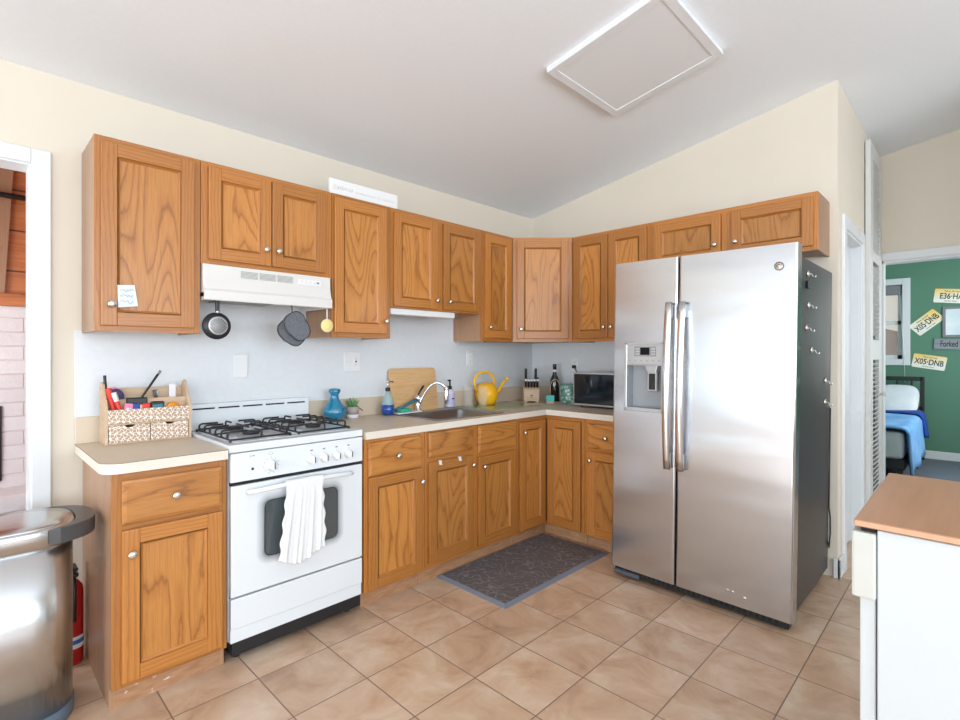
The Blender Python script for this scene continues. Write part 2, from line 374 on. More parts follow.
def text_bm(s, size, depth=.0004, align='CENTER', font_shear=0, off=0):
    cu = bpy.data.curves.new('t', 'FONT'); cu.body = s; cu.size = size; cu.extrude = depth; cu.align_x = align; cu.align_y = 'CENTER'; cu.shear = font_shear; cu.offset = off
    o = bpy.data.objects.new('t', cu); COL.objects.link(o)
    bpy.context.view_layer.update()
    dg = bpy.context.evaluated_depsgraph_get(); me = bpy.data.meshes.new_from_object(o.evaluated_get(dg))
    b = bmesh.new(); b.from_mesh(me); bpy.data.objects.remove(o); bpy.data.curves.remove(cu); bpy.data.meshes.remove(me)
    return b
FACE = Matrix.Rotation(PI/2, 4, 'X')      # text reading on a face that looks to local -y

# ------------------------------------------------------------------ structure
H0, SL = 2.527, .1744
def cz(y): return H0 - SL*y
XW, YS, XD, YE = -10.0, -7.4, 1.67, -2.2813
T = .12
b = MB(); b.box(XW-T, XD, YS-T, T, -.06, 0, 'tile'); struct('floor', b)
b = MB(); b.prism([(T, cz(T)), (YS-T, cz(YS-T)), (YS-T, cz(YS-T)+.15), (T, cz(T)+.15)], XW-T, XD+T, 'ceil', 'x'); struct('ceiling', b)
# north wall (range wall) with doorway on its left
DX0, DX1, DZ = -4.35, -3.395, 2.12
b = MB(); b.box(XW-T, -9.3, 0, T, 0, cz(0)+.02, 'wall'); b.box(-5.1, DX0, 0, T, 0, cz(0)+.02, 'wall'); b.box(-9.3, -5.1, 0, T, 2.1, cz(0)+.02, 'wall'); b.box(DX1, T, 0, T, 0, cz(0)+.02, 'wall'); b.box(DX0, DX1, 0, T, DZ, cz(0)+.02, 'wall')
struct('wall_north', b)
b = MB(); b.box(-3.25, -.004, -.004, 0, .90, 1.42, 'splash'); b.box(-2.83, -2.16, -.004, 0, 1.42, 1.74, 'splash'); b.box(-1.77, -.97, -.004, 0, 1.42, 1.61, 'splash')
b.box(-.004, 0, -1.32, -.004, .90, 1.42, 'splash'); struct('trim_1', b)
# wall B (refrigerator wall), ends at YE, then returns along the hall
b = MB(); b.prism([(0, 0), (YE, 0), (YE, cz(YE)+.02), (0, cz(0)+.02)], 0, T, 'wall', 'x'); struct('wall_east', b)
b = MB(); b.box(T, .19, YE, YE+T, 0, cz(YE)+.02, 'wall'); b.box(.80, XD, YE, YE+T, 0, cz(YE)+.02, 'wall'); b.box(.19, .80, YE, YE+T, 2.08, cz(YE)+.02, 'wall'); struct('wall_hall', b)
BY0, BY1 = -2.308, -3.15
b = MB()
for y0, y1, z0 in ((YE+T, BY0, 0), (BY1, YS-T, 0), (BY0, BY1, 2.07)):
    b.prism([(y0, z0), (y1, z0), (y1, cz(y1)+.02), (y0, cz(y0)+.02)], XD, XD+T, 'wall', 'x')
struct('wall_hall_end', b)
b = MB(); b.prism([(-3.35, 0), (-3.47, 0), (-3.47, cz(-3.47)+.02), (-3.35, cz(-3.35)+.02)], .55, XD, 'wall', 'x'); struct('wall_hall_shade', b)  # unseen wall stub, added and sized to shade the hall
b = MB()
for y0, y1, z0, z1 in ((T, -.25, 0, 9), (-4.95, YS-T, 0, 9), (-.25, -4.95, 2.15, 9)):
    b.prism([(y0, z0), (y1, z0), (y1, min(z1, cz(y1)+.02)), (y0, min(z1, cz(y0)+.02))], XW-T, XW, 'wall', 'x')
struct('wall_west', b)
b = MB(); c = cz(YS)+.02
b.box(XW, -9.0, YS-T, YS, 0, c, 'wall'); b.box(.6, XD, YS-T, YS, 0, c, 'wall'); b.box(-9.0, .6, YS-T, YS, 0, .62, 'wall'); b.box(-9.0, .6, YS-T, YS, 2.9, c, 'wall')
struct('wall_south', b)
# window and patio door frames behind the camera
b = MB()
for x in (-9.0, -7.0, -5.1, -3.2, -1.3, .53): b.box(x, x+.07, YS-.09, YS-.02, .62, 2.9, 'trim')
b.box(-9.0, .6, YS-.09, YS-.02, .62, .69, 'trim'); b.box(-9.0, .6, YS-.09, YS-.02, 2.83, 2.9, 'trim'); struct('window_1', b)
b = MB()
for y in (-4.95, -3.4, -1.84, -.32): b.box(XW-.09, XW-.02, y, y+.07, 0, 2.15, 'trim')
b.box(XW-.09, XW-.02, -4.95, -.25, 0, .07, 'trim'); b.box(XW-.09, XW-.02, -4.95, -.25, 2.08, 2.15, 'trim'); struct('door_1', b)
b = MB()
for x in (-9.3, -7.23, -5.17): b.box(x, x+.07, .03, .09, 0, 2.1, 'trim')
b.box(-9.3, -5.1, .03, .09, 0, .07, 'trim'); b.box(-9.3, -5.1, .03, .09, 2.03, 2.1, 'trim'); struct('door_3', b)
# casing round the north doorway
def casing(name, x0, x1, z, w, y, parent=None, th=.018, m='trim', jamb=T, jt=.016):
    b = MB()
    b.box(x1, x1+w, y-th, y, 0, z+w, m, .003); b.box(x0-w, x0, y-th, y, 0, z+w, m, .003); b.box(x0, x1, y-th, y, z, z+w, m, .003)
    b.box(x1-jt, x1, y-th*.5, y+jamb, 0, z, m); b.box(x0, x0+jt, y-th*.5, y+jamb, 0, z, m); b.box(x0+jt, x1-jt, y-th*.5, y+jamb, z-jt, z, m)
    return b
struct('trim_2', casing('c', DX0, DX1, DZ, .065, 0, jt=.008))
# hall door: casing, jambs, slab
struct('trim_3', casing('c', .19, .80, 2.08, .08, YE))
b = MB(); b.box(.206, .784, YE+.055, YE+.09, .01, 2.064, 'trim', .002)
for z0, z1 in ((.12, .9), (1.0, 1.93)):
    for x0, x1 in ((.27, .47), (.52, .72)): b.box(x0, x1, YE+.049, YE+.056, z0, z1, 'trim', .004)
struct('door_2', b)
# bedroom doorway casing
b = MB(); w = .065
b.box(XD-.018, XD, BY0, YE-.003, 0, 2.07+w, 'trim', .003); b.box(XD-.018, XD, BY1-w, BY1, 0, 2.07+w, 'trim', .003); b.box(XD-.018, XD, BY1, BY0, 2.07, 2.07+w, 'trim', .003)
b.box(XD, XD+T, BY0-.010, BY0, 0, 2.07, 'trim'); b.box(XD, XD+T, BY1, BY1+.016, 0, 2.07, 'trim'); b.box(XD, XD+T, BY1, BY0, 2.054, 2.07, 'trim')
struct('trim_4', b)
b = MB(); b.box(-.017, -.001, YE-.016, -2.262, 0, .11, 'trim', .003); b.box(-.017, .108, YE-.016, YE-.001, 0, .11, 'trim', .003); struct('baseboard_east', b)
b = MB(); b.box(.885, .955, YE-.016, YE-.001, 0, .11, 'trim', .003); struct('baseboard_hall', b)
# tall louvred bifold closet door in the hall
bf = thing('bifold_door', 'tall white louvred bifold closet door in the hallway past the refrigerator', 'closet door', (.97, YE-.002, 0))
def louver_leaf(x0, x1):
    b = MB(); w = .13; y0, y1 = -.034, -.004
    b.box(x0, x0+w, y0, y1, .02, 2.86, 'trim_warm', .002); b.box(x1-w, x1, y0, y1, .02, 2.86, 'trim_warm', .002)
    for z0, z1 in ((.02, .16), (1.27, 1.42), (2.0, 2.08), (2.74, 2.86)): b.box(x0+w, x1-w, y0, y1, z0, z1, 'trim_warm', .002)
    lf = b.build('door_leaf', bf)
    b = MB(); z = .18
    while z < 2.73:
        if not any(a < z < c for a, c in ((1.25, 1.44), (1.98, 2.1))):
            b.box(x0+w, x1-w, -.002, .002, -.022, .022, 'trim_warm', mtx=rot('X', .95, (0, -.019, z)))
        z += .034
    b.build('louvers', lf); return lf
l1 = louver_leaf(.0, .58)
b = MB(); b.lathe([(.008, 0), (.008, -.018), (.016, -.024), (.016, -.034), (.006, -.04)], 'trim_warm', (.51, -.034, 1.0), 14, 'y'); b.build('knob', l1)
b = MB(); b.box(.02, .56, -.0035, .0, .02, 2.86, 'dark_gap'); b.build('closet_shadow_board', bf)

# ---- den beyond the north doorway
b = MB(); b.box(-5.0, -2.4, T, 2.9, -.06, 0, 'carpet'); struct('floor_den', b)
b = MB(); b.box(-5.0, -2.4, 2.72, 2.9, 0, 1.74, 'brick'); b.box(-5.0, -2.4, 2.72, 2.9, 1.74, 3.3, 'planks'); struct('wall_den_north', b)
b = MB(); b.box(-2.5, -2.4, T, 2.72, 0, 3.3, 'planks'); struct('wall_den_east', b)
b = MB(); b.box(-5.0, -4.9, T, 2.72, 0, 3.3, 'wall'); struct('wall_den_west', b)
b = MB(); b.box(-5.0, -2.4, T, 2.9, 3.3, 3.4, 'planks'); struct('ceiling_den', b)
b = MB(); b.box(-4.9, -2.5, 2.66, 2.72, 1.70, 1.80, 'planks', .006); struct('trim_5', b)
b = MB(); b.box(-4.88, -2.52, 2.36, 2.719, .0, .24, 'brick', .01); tag(b.build('hearth'), 'pale stone hearth ledge seen through the left doorway', 'hearth')
b = MB(); b.box(-4.2, -3.375, 2.70, 2.719, .30, .90, 'black', .004); b.box(-4.14, -3.43, 2.692, 2.702, .36, .84, 'darkglass'); tag(b.build('fireplace'), 'black fireplace opening in the pale stone wall beyond the left doorway', 'fireplace')
t = thing('curtain_rod', 'black rod on the cedar planks above the stone wall through the left doorway', 'rod', (0, 0, 0))
b = MB(); b.tube([(-4.6, 2.62, 2.57), (-2.9, 2.62, 2.57)], .022, 'iron'); b.build('rod', t)
for x in (-4.5, -3.0):
    b = MB(); b.box(x, x+.04, 2.62, 2.72, 2.55, 2.58, 'iron'); b.build('bracket', t)
b = MB(); b.prism([(-3.55, 1.80), (-3.36, 1.80), (-3.28, 3.298), (-3.5, 3.298)], 2.68, 2.719, M['oak_side'], 'y'); tag(b.build('wooden_post'), 'lighter slanted timber against the cedar planks through the left doorway', 'post')

# ---- bedroom
GX = 4.934
b = MB(); b.box(XD, GX+T, -4.1, -.9, -.06, 0, 'carpet')
struct('floor_bedroom', b)
b = MB(); wy0, wy1, wz0, wz1 = -1.55, -2.165, 1.25, 2.215
b.box(GX, GX+T, wy0, -.8, 0, 2.7, 'green'); b.box(GX, GX+T, -4.1, wy1, 0, 2.7, 'green'); b.box(GX, GX+T, wy1, wy0, 0, wz0, 'green'); b.box(GX, GX+T, wy1, wy0, wz1, 2.7, 'green'); struct('wall_bedroom_east', b)
b = MB(); b.box(XD+T, GX, -.9, -.8, 0, 2.7, 'green'); struct('wall_bedroom_north', b)
b = MB(); b.box(XD+T, GX, -4.1, -4.0, 0, 2.7, 'green'); struct('wall_bedroom_south', b)
b = MB(); b.box(XD+T, XD+T+.02, BY0+.04, -.9, 0, 2.7, 'green'); b.box(XD+T, XD+T+.02, -4.0, BY1-.04, 0, 2.7, 'green'); struct('wall_bedroom_west', b)
b = MB(); b.box(XD+T, GX+T, -4.1, -.8, 2.7, 2.8, 'ceil'); struct('ceiling_bedroom', b)
b = MB(); b.box(GX-.015, GX-.001, -4.0, -.9, 0, .1, 'trim', .003); struct('baseboard_bedroom', b)
b = MB(); x0, x1 = GX-.02, GX
for y0, y1, z0, z1 in ((wy1-.08, wy1, wz0-.08, wz1+.08), (wy0, wy0+.08, wz0-.08, wz1+.08), (wy1, wy0, wz1, wz1+.08), (wy1, wy0, wz0-.08, wz0)): b.box(x0, x1, y0, y1, z0, z1, 'trim', .003)
for y0, y1, z0, z1 in ((wy1, wy1+.05, wz0, wz1), (wy0-.05, wy0, wz0, wz1), (wy1, wy0, wz0, wz0+.05), (wy1, wy0, wz1-.05, wz1), (wy1, wy0, 1.70, 1.75)): b.box(GX+.04, GX+.08, y0, y1, z0, z1, 'trim')
win = struct('window_2', b)
b = MB(); b.box(GX+.058, GX+.062, wy1+.05, wy0-.05, wz0+.05, wz1-.05, 'glass'); b.build('pane', win)
b = MB(); b.box(GX+.0, GX+.035, wy1+.01, wy0-.01, wz1-.13, wz1-.005, 'grey_ink', .004); b.tube([(GX-.01, wy1+.03, wz1-.1), (GX-.03, wy1-.02, 1.3), (GX-.03, wy1-.03, .95)], .0025, 'white_plastic', 5); tag(b.build('roller_blind'), 'dark rolled up blind at the top of the bedroom window', 'blind')
b = MB(); b.prism([(-3.6, 0), (1.4, 0), (1.4, 1.2), (-1.0, 2.0), (-3.6, 1.2)], 11, 14, mat('neighbour_roof', (.16, .12, .1), .9), 'x'); tag(b.build('neighbouring_house'), 'brown roof of a house seen through the bedroom window', 'house')
# licence plates and sign on the green wall
def plate(cy, czz, ang, txt, label, w=.32, h=.172, base='plate', hdr='New Jersey'):
    t = thing('license_plate', label, 'license plate', (GX-.004, cy, czz), -PI/2, 'license plates on the green wall')
    R = Matrix.Rotation(ang, 4, 'Y')
    b = MB(); o = []
    for cx_, cy_ in ((1, 1), (-1, 1), (-1, -1), (1, -1)):
        for k in range(4):
            a = math.atan2(cy_, cx_) - PI/4 + k*PI/6
            o.append((cx_*(w/2-.014)+.014*math.cos(a), cy_*(h/2-.014)+.014*math.sin(a)))
    b.prism(o, -.0015, .0015, M['plate'], 'y', mtx=R); b.build('plate_sheet', t)
    b = MB(); b.merge(text_bm(txt, .098, .0004, off=.0016), 'ink', mtx=R @ Matrix.Translation((0, -.0022, -.006)) @ FACE @ Matrix.Scale(.70, 4, (1, 0, 0)))
    b.merge(text_bm(hdr, .03), 'ink', mtx=R @ Matrix.Translation((0, -.0022, .058)) @ FACE); b.merge(text_bm('Garden State', .022), 'ink', mtx=R @ Matrix.Translation((0, -.0022, -.062)) @ FACE)
    b.build('lettering', t); return t
def platemat():
    m = mat('plate_yellow_fade', (.8, .7, .4), .4); t = N(m, 'ShaderNodeTexCoord'); sp = N(m, 'ShaderNodeSeparateXYZ'); Lk(m, t.outputs['Generated'], sp.inputs[0])
    r = ramp(m, [(.35, srgb(240, 238, 225)), (.95, srgb(245, 205, 95))]); Lk(m, sp.outputs[2], r.inputs[0]); Lk(m, r.outputs[0], BS(m).inputs['Base Color']); return m
M['plate'] = platemat()
plate(-2.632, 2.030, .12, 'E36\u00b7HA', 'cream license plate reading E36, highest of the plates on the green bedroom wall')
plate(-2.400, 1.715, -.74, 'X05\u00b7DNB', 'license plate X05 DNB tilted steeply, between window and framed picture')
plate(-2.425, 1.215, .17, 'X05\u00b7DNB', 'license plate X05 DNB tilted slightly, below the other two plates')
t = thing('framed_picture', 'grey framed pale picture above the wooden name sign on the green wall', 'picture', (GX-.001, -2.80, 1.71), -PI/2)
b = MB()
for x0, x1, z0, z1 in ((-.25, -.22, -.19, .19), (.22, .25, -.19, .19), (-.22, .22, .16, .19), (-.22, .22, -.19, -.16)): b.box(x0, x1, -.02, 0, z0, z1, 'grey_ink', .003)
b.build('frame', t)
b = MB(); b.box(-.22, .22, -.008, 0, -.16, .16, noisy('pale_print', srgb(205, 220, 228), srgb(235, 240, 238), 4, .4)); b.build('print', t)
t = thing('name_sign', 'grey wooden sign lettered Forked River below the framed picture', 'sign', (GX-.001, -2.68, 1.435), -PI/2)
b = MB(); b.box(-.21, .21, -.018, 0, -.065, .065, noisy('weathered_grey_board', (.20, .22, .24), (.30, .32, .34), 6, .8, (1, 1, 8)), .003, mtx=rot('Y', .04)); b.build('board', t)
b = MB(); b.merge(text_bm('Forked River', .104, .0004, off=.0012), 'ink', mtx=rot('Y', .04) @ Matrix.Translation((0, -.0185, 0)) @ FACE @ Matrix.Scale(.55, 4, (1, 0, 0))); b.build('lettering', t)
# bed
M['comforter'] = noisy('blue_comforter', srgb(95, 150, 205), srgb(130, 178, 222), 5, .9, bstr=.5, bd=.02)
M['navy'] = noisy('royal_blue_blanket', srgb(25, 60, 140), srgb(35, 80, 165), 8, .9, bstr=.4, bd=.01)
M['sheet'] = noisy('white_bedding', (.66, .70, .74), (.74, .78, .82), 5, .9, bstr=.5, bd=.02)
bed = thing('bed', 'bed with light blue comforter and black metal headboard in the green bedroom', 'bed', (3.7, -1.91, 0))
b = MB()
for y in (-.46, .46): b.box(1.06, 1.10, y-.02, y+.02, 0, 1.03, 'iron', .003)
b.box(1.06, 1.10, -.46, .46, .98, 1.03, 'iron', .003); b.box(1.06, 1.10, -.46, .46, .62, .66, 'iron')
for k in range(6): b.box(1.072, 1.088, -.36+k*.144-.008, -.36+k*.144+.008, .64, .98, 'iron')
b.build('headboard', bed)
b = MB(); b.box(-1.0, 1.06, -.46, .46, .20, .30, 'iron', .01)
for x in (-.95, .95):
    for y in (-.42, .42): b.box(x-.02, x+.02, y-.02, y+.02, 0, .22, 'iron')
b.build('bed_frame', bed)
b = MB(); b.box(-1.0, 1.05, -.45, .45, .30, .56, 'sheet', .05, 3); b.build('mattress', bed)
def drape(x0, x1, yr, zr, zlow, m, name, th=.02, seed=0):
    b = MB(); rnd = random.Random(seed)
    def f(u, v):
        x = x0+(x1-x0)*u; s = v*2-1; a = abs(s); sg = 1 if s > 0 else -1
        if a < .6: y = sg*yr*a/.6; z = zr
        elif a < .7: q = (a-.6)/.1*PI/2; y = sg*(yr+.05*math.sin(q)); z = zr-.05*(1-math.cos(q))
        else: q = (a-.7)/.3; y = sg*(yr+.05+.03*q+.012*math.sin(x*22+sg)); z = zr-.05-(zr-.05-zlow-.04*math.sin(x*7))*q
        return (x, y, z+.012*math.sin(x*9+y*7)+.008*math.sin(x*23))
    b.grid(f, 30, 40, m, th); return b.build(name, bed)
drape(-1.02, .55, .44, .60, .16, 'comforter', 'comforter')
drape(.38, .72, .455, .635, .36, 'navy', 'blanket', .025)
for y in (-.235, .24):
    b = MB()
    def f(u, v, y=y):
        th_, ph = u*2*PI, v*PI-PI/2
        c_, s_ = math.cos(th_), math.sin(th_); p = lambda a, e: math.copysign(abs(a)**e, a)
        return Vector((.84+.20*p(c_, .5)*p(math.cos(ph), .6), y+.21*p(s_, .5)*p(math.cos(ph), .6), .73+.09*math.sin(ph)+.28*(.20*p(c_, .5)*p(math.cos(ph), .6))/.4+.02))
    b.grid(f, 32, 16, 'sheet'); b.build('pillow', bed)
# ------------------------------------------------------------------ cabinets (local frame: x along the front, -y to the front, origin at floor/wall left)
def knob(parent, x, y, z):
    b = MB(); b.lathe([(.006, 0), (.006, -.010), (.0075, -.013), (.0145, -.018), (.0155, -.022), (.013, -.0265), (.006, -.029)], 'nickel', (0, 0, 0), 20, 'y')
    o = b.build('knob', parent, (x, y, z)); return o
def door(parent, x0, x1, z0, z1, yf, kn=None, fw=.056, name='door', tilt=0):
    w, h = x1-x0, z1-z0; th = .019
    b = MB(); bv = .0035
    b.box(-w/2, -w/2+fw, 0, th, -h/2, h/2, 'oak_v', bv, 2); b.box(w/2-fw, w/2, 0, th, -h/2, h/2, 'oak_v', bv, 2)
    b.box(-w/2+fw-.001, w/2-fw+.001, .0004, th, h/2-fw, h/2, 'oak_h', bv*.6); b.box(-w/2+fw-.001, w/2-fw+.001, .0004, th, -h/2, -h/2+fw, 'oak_h', bv*.6)
    # moulded inner edge
    a, c = w/2-fw, h/2-fw; s = .011
    bm = bmesh.new()
    A = [(-a, -c), (a, -c), (a, c), (-a, c)]; prof = [(-.002, -.0002), (.002, -.001), (.004, .0035), (.008, .006), (s, .010)]
    rings = [[bm.verts.new((px-math.copysign(o, px), d, pz-math.copysign(o, pz))) for px, pz in A] for o, d in prof]
    for r1, r2 in zip(rings, rings[1:]):
        for k in range(4): bm.faces.new((r1[k], r1[(k+1) % 4], r2[(k+1) % 4], r2[k]))
    bmesh.ops.recalc_face_normals(bm, faces=bm.faces[:])
    hb = bm.copy()
    bm.faces.ensure_lookup_table(); hb.faces.ensure_lookup_table()
    bmesh.ops.delete(bm, geom=[f for f in bm.faces if abs(f.calc_center_median().z)/c > abs(f.calc_center_median().x)/a], context='FACES')
    bmesh.ops.delete(hb, geom=[f for f in hb.faces if not abs(f.calc_center_median().z)/c > abs(f.calc_center_median().x)/a], context='FACES')
    b.merge(bm, 'oak_v'); b.merge(hb, 'oak_h')
    d = b.build(name, parent, ((x0+x1)/2, yf, (z0+z1)/2)); d.rotation_euler = (0, tilt, 0)
    b = MB(); b.box(-a+s-.003, a-s+.003, .0095, .015, -c+s-.003, c-s+.003, 'oak_panel'); b.build('door_panel', d)
    if kn: knob(d, kn[0]-(x0+x1)/2, 0, kn[1]-(z0+z1)/2)
    return d
def drawer(parent, x0, x1, z0, z1, yf, kn=True, name='drawer'):
    w, h = x1-x0, z1-z0; b = MB(); bm = bmesh.new(); A = [(-w/2, -h/2), (w/2, -h/2), (w/2, h/2), (-w/2, h/2)]
    prof = [(0, .019), (0, .006), (.004, .003), (.010, .002), (.013, 0)]
    rings = [[bm.verts.new((px-math.copysign(o, px), d, pz-math.copysign(o, pz))) for px, pz in A] for o, d in prof]
    for r1, r2 in zip(rings, rings[1:]):
        for k in range(4): bm.faces.new((r1[k], r1[(k+1) % 4], r2[(k+1) % 4], r2[k]))
    bm.faces.new(rings[-1]); bm.faces.new(rings[0][::-1]); bmesh.ops.recalc_face_normals(bm, faces=bm.faces[:])
    b.merge(bm, 'oak_hp'); d = b.build(name, parent, ((x0+x1)/2, yf, (z0+z1)/2))
    if kn: knob(d, 0, 0, 0)
    return d
G = .0012
def frame_part(parent, w, z0, z1, yf, rails, muls, sl=.036, sr=.036):
    b = MB(); x0, x1 = G, w-G; y1 = yf+.02
    b.box(x0, sl, yf, y1, z0, z1, 'oak_v', .001); b.box(w-sr, x1, yf, y1, z0, z1, 'oak_v', .001)
    for m_, mw, a, c in muls: b.box(m_-mw/2, m_+mw/2, yf, y1, a, c, 'oak_v', .001)
    for a, c in rails: b.box(sl, w-sr, yf+.0003, y1, a, c, 'oak_h')
    b.box(sl-.001, w-sr+.001, yf+.012, y1, z0+.002, z1-.002, 'oak_side')
    return b.build('face_frame', parent)
UZ0, UZ1 = 1.408, 2.2114
def upper(loc, rz, w, z0, label, doors, muls=(), depth=.305, z1=UZ1):
    t = thing('wall_cabinet', label, 'cabinet', loc, rz, 'oak wall cabinets')
    b = MB(); b.box(G, w-G, -depth+.02, -.0045, z0+.012, z1-.001, 'oak_side')
    b.box(G, .013, -depth+.02, -.0045, z0, z0+.012, 'oak_side'); b.box(w-.013, w-G, -depth+.02, -.0045, z0, z0+.012, 'oak_side')
    b.build('carcass', t)
    frame_part(t, w, z0, z1, -depth, [(z0, z0+.03), (z1-.03, z1)], [(m_, mw, z0+.03, z1-.03) for m_, mw in muls])
    for d in doors: door(t, d[0], d[1], d[2] if len(d) > 4 else z0+.027, (d[3] if len(d) > 4 else z1-.026), -depth-.0195, d[-1] if isinstance(d[-1], tuple) else None)
    return t
A0, A1, A2, A3, A4, A5 = -3.2255, -2.8284, -2.161, -1.7667, -.9656, -.625
def dd(a, b_, z0, z1, kx, kz, ox): return (a-ox, b_-ox, z0, z1, (kx-ox, kz))
upper((A0, 0, 0), 0, A1-A0, UZ0, 'oak wall cabinet with note taped on its door, leftmost of the uppers', [dd(-3.204, -2.857, 1.432, 2.188, -3.170, 1.52, A0)])
upper((A1, 0, 0), 0, A2-A1, 1.7335, 'short two-door oak wall cabinet directly above the white range hood', [dd(-2.798, -2.505, 1.757, 2.188, -2.535, 1.835, A1), dd(-2.500, -2.205, 1.757, 2.188, -2.472, 1.835, A1)], [(-2.5025-A1, .02)])
upper((A2, 0, 0), 0, A3-A2, UZ0, 'tall single-door oak wall cabinet just right of the range hood, under the white sign', [dd(-2.150, -1.803, 1.436, 2.188, -1.815, 1.51, A2)])
upper((A3, 0, 0), 0, A4-A3, 1.5998, 'two-door oak wall cabinet above the sink with a light strip below', [dd(-1.748, -1.40, 1.610, 2.186, -1.413, 1.665, A3), dd(-1.345, -1.0, 1.612, 2.186, -1.300, 1.665, A3)], [(-1.3725-A3, .06)])
upper((A4, 0, 0), 0, A5-A4, UZ0, 'narrow oak wall cabinet left of the diagonal corner cabinet', [dd(-.94, -.655, 1.433, 2.186, -.905, 1.51, A4)])
B5, B6, B7 = -.6372, -1.275, -2.2435
def db_(a, b_, z0, z1, kx, kz, oy): return (oy-a, oy-b_, z0, z1, (oy-kx, kz))
upper((0, B5, 0), -PI/2, B5-B6, UZ0, 'two-door oak wall cabinet between corner cabinet and refrigerator', [db_(-.659, -.951, 1.433, 2.186, -.925, 1.51, B5), db_(-.957, -1.25, 1.433, 2.186, -.985, 1.51, B5)], [(.317, .02)])
upper((0, B6, 0), -PI/2, B6-B7, 1.8885, 'wide low two-door oak wall cabinet over the refrigerator', [db_(-1.303, -1.734, 1.912, 2.183, -1.703, 1.992, B6), db_(-1.796, -2.222, 1.912, 2.183, -1.822, 1.992, B6)], [(.49, .06)])
# diagonal corner wall cabinet
P1, P2 = Vector((-.625, -.305, 0)), Vector((-.305, -.6372, 0)); ang = math.atan2(P2.y-P1.y, P2.x-P1.x); wd = (P2-P1).length
t = thing('corner_wall_cabinet', 'diagonal single-door oak wall cabinet filling the corner', 'cabinet', (P1.x, P1.y, 0), ang, 'oak wall cabinets')
inv = (Matrix.Translation(P1) @ Matrix.Rotation(ang, 4, 'Z')).inverted()
off = Vector((math.sin(-ang), math.cos(ang), 0))*.022
b = MB(); pts = [(-.624, -.0045), (-.0045, -.0045), (-.0045, -.636), (P2.x, P2.y+.001)] 
b.prism([(-.6238, -.0045), (-.0045, -.0045), (-.0045, -.636), (-.2900, -.636), (-.6238, -.2895)], UZ0+.001, UZ1-.001, 'oak_side', 'z', mtx=inv); b.build('carcass', t)
frame_part(t, wd, UZ0, UZ1, 0.0, [(UZ0, UZ0+.03), (UZ1-.03, UZ1)], [], .045, .045)
door(t, .034, wd-.034, 1.433, 2.186, -.0195, (.066, 1.505))

# base cabinets
FZ1 = .875; KZ = .082
def base(loc, rz, w, label, muls=(), rails=(), hollow=False, yk=-.585, name='base_cabinet', sl=.036, sr=.036):
    t = thing(name, label, 'cabinet', loc, rz, 'oak base cabinets')
    b = MB()
    if hollow: b.box(G, .016, -.60, -.006, KZ, FZ1-.001, 'oak_side'); b.box(w-.016, w-G, -.60, -.006, KZ, FZ1-.001, 'oak_side'); b.box(.016, w-.016, -.60, -.006, KZ, KZ+.016, 'oak_side'); b.box(.016, w-.016, -.018, -.006, KZ, FZ1-.001, 'oak_side')
    else: b.box(G, w-G, -.60, -.006, KZ, FZ1-.001, 'oak_side')
    b.box(G, .016, yk, -.006, 0, KZ, 'oak_side'); b.box(w-.016, w-G, yk, -.006, 0, KZ, 'oak_side'); b.build('carcass', t)
    b = MB(); b.box(.016, w-.016, yk-.0, yk+.012, 0, KZ, 'toe'); b.build('toe_kick', t)
    frame_part(t, w, KZ, FZ1, -.62, [(KZ, KZ+.03), (FZ1-.03, FZ1)]+list(rails), muls, sl, sr)
    return t
DF = -.6395
C0 = -3.2216; S0 = -2.8213; S1 = -2.1577
t = base((C0, 0, 0), 0, S0-C0, 'oak base cabinet with one drawer and one door, left of the white stove', rails=[(.655, .695)])
drawer(t, -3.19-C0, -2.845-C0, .686, .848, DF); door(t, -3.19-C0, -2.845-C0, .103, .664, DF, (-3.161-C0, .577))
bX = [S1+.002, -1.755, -.952, -.62]
t = base((bX[0], 0, 0), 0, bX[1]-bX[0], 'oak base cabinet with one drawer and one door, right of the white stove', rails=[(.655, .695)])
drawer(t, -2.136-bX[0], -1.783-bX[0], .683, .855, DF); door(t, -2.136-bX[0], -1.783-bX[0], .09, .676, DF, (-1.795-bX[0], .60))
t = base((bX[1], 0, 0), 0, bX[2]-bX[1], 'oak sink base cabinet with two blank fronts over two doors', [(-1.355-bX[1], .06, KZ+.03, FZ1-.03)], [(.665, .73)], hollow=True)
drawer(t, -1.734-bX[1], -1.378-bX[1], .722, .863, DF, False, 'false_front'); drawer(t, -1.332-bX[1], -.975-bX[1], .695, .863, DF, False, 'false_front')
dL = door(t, -1.734-bX[1], -1.378-bX[1], .118, .693, DF, (-1.392-bX[1], .632)); door(t, -1.332-bX[1], -.975-bX[1], .107, .668, DF, (-1.295-bX[1], .605))
# corner base: L shaped cabinet with folding pair of doors
t = thing('corner_base_cabinet', 'oak corner base cabinet with two tall doors meeting at the inner corner', 'cabinet', (0, 0, 0), 0, 'oak base cabinets')
b = MB(); b.prism([(-.951, -.006), (-.006, -.006), (-.006, -.951), (-.60, -.951), (-.60, -.60), (-.951, -.60)], KZ, FZ1-.001, 'oak_side'); b.build('carcass', t)
b = MB(); b.box(-.951, -.573, -.585, -.573, 0, KZ, 'toe'); b.box(-.585, -.573, -.951, -.585, 0, KZ, 'toe'); b.build('toe_kick', t)
b = MB(); b.box(-.951, -.925, -.62, -.60, KZ, FZ1, 'oak_v', .001); b.box(-.62, -.60, -.951, -.925, KZ, FZ1, 'oak_v', .001)
b.box(-.925, -.60, -.619, -.60, FZ1-.03, FZ1, 'oak_h'); b.box(-.619, -.60, -.925, -.619, FZ1-.03, FZ1, 'oak_h'); b.box(-.925, -.60, -.619, -.60, KZ, KZ+.02, 'oak_h'); b.box(-.619, -.60, -.925, -.619, KZ, KZ+.02, 'oak_h'); b.build('face_frame', t)
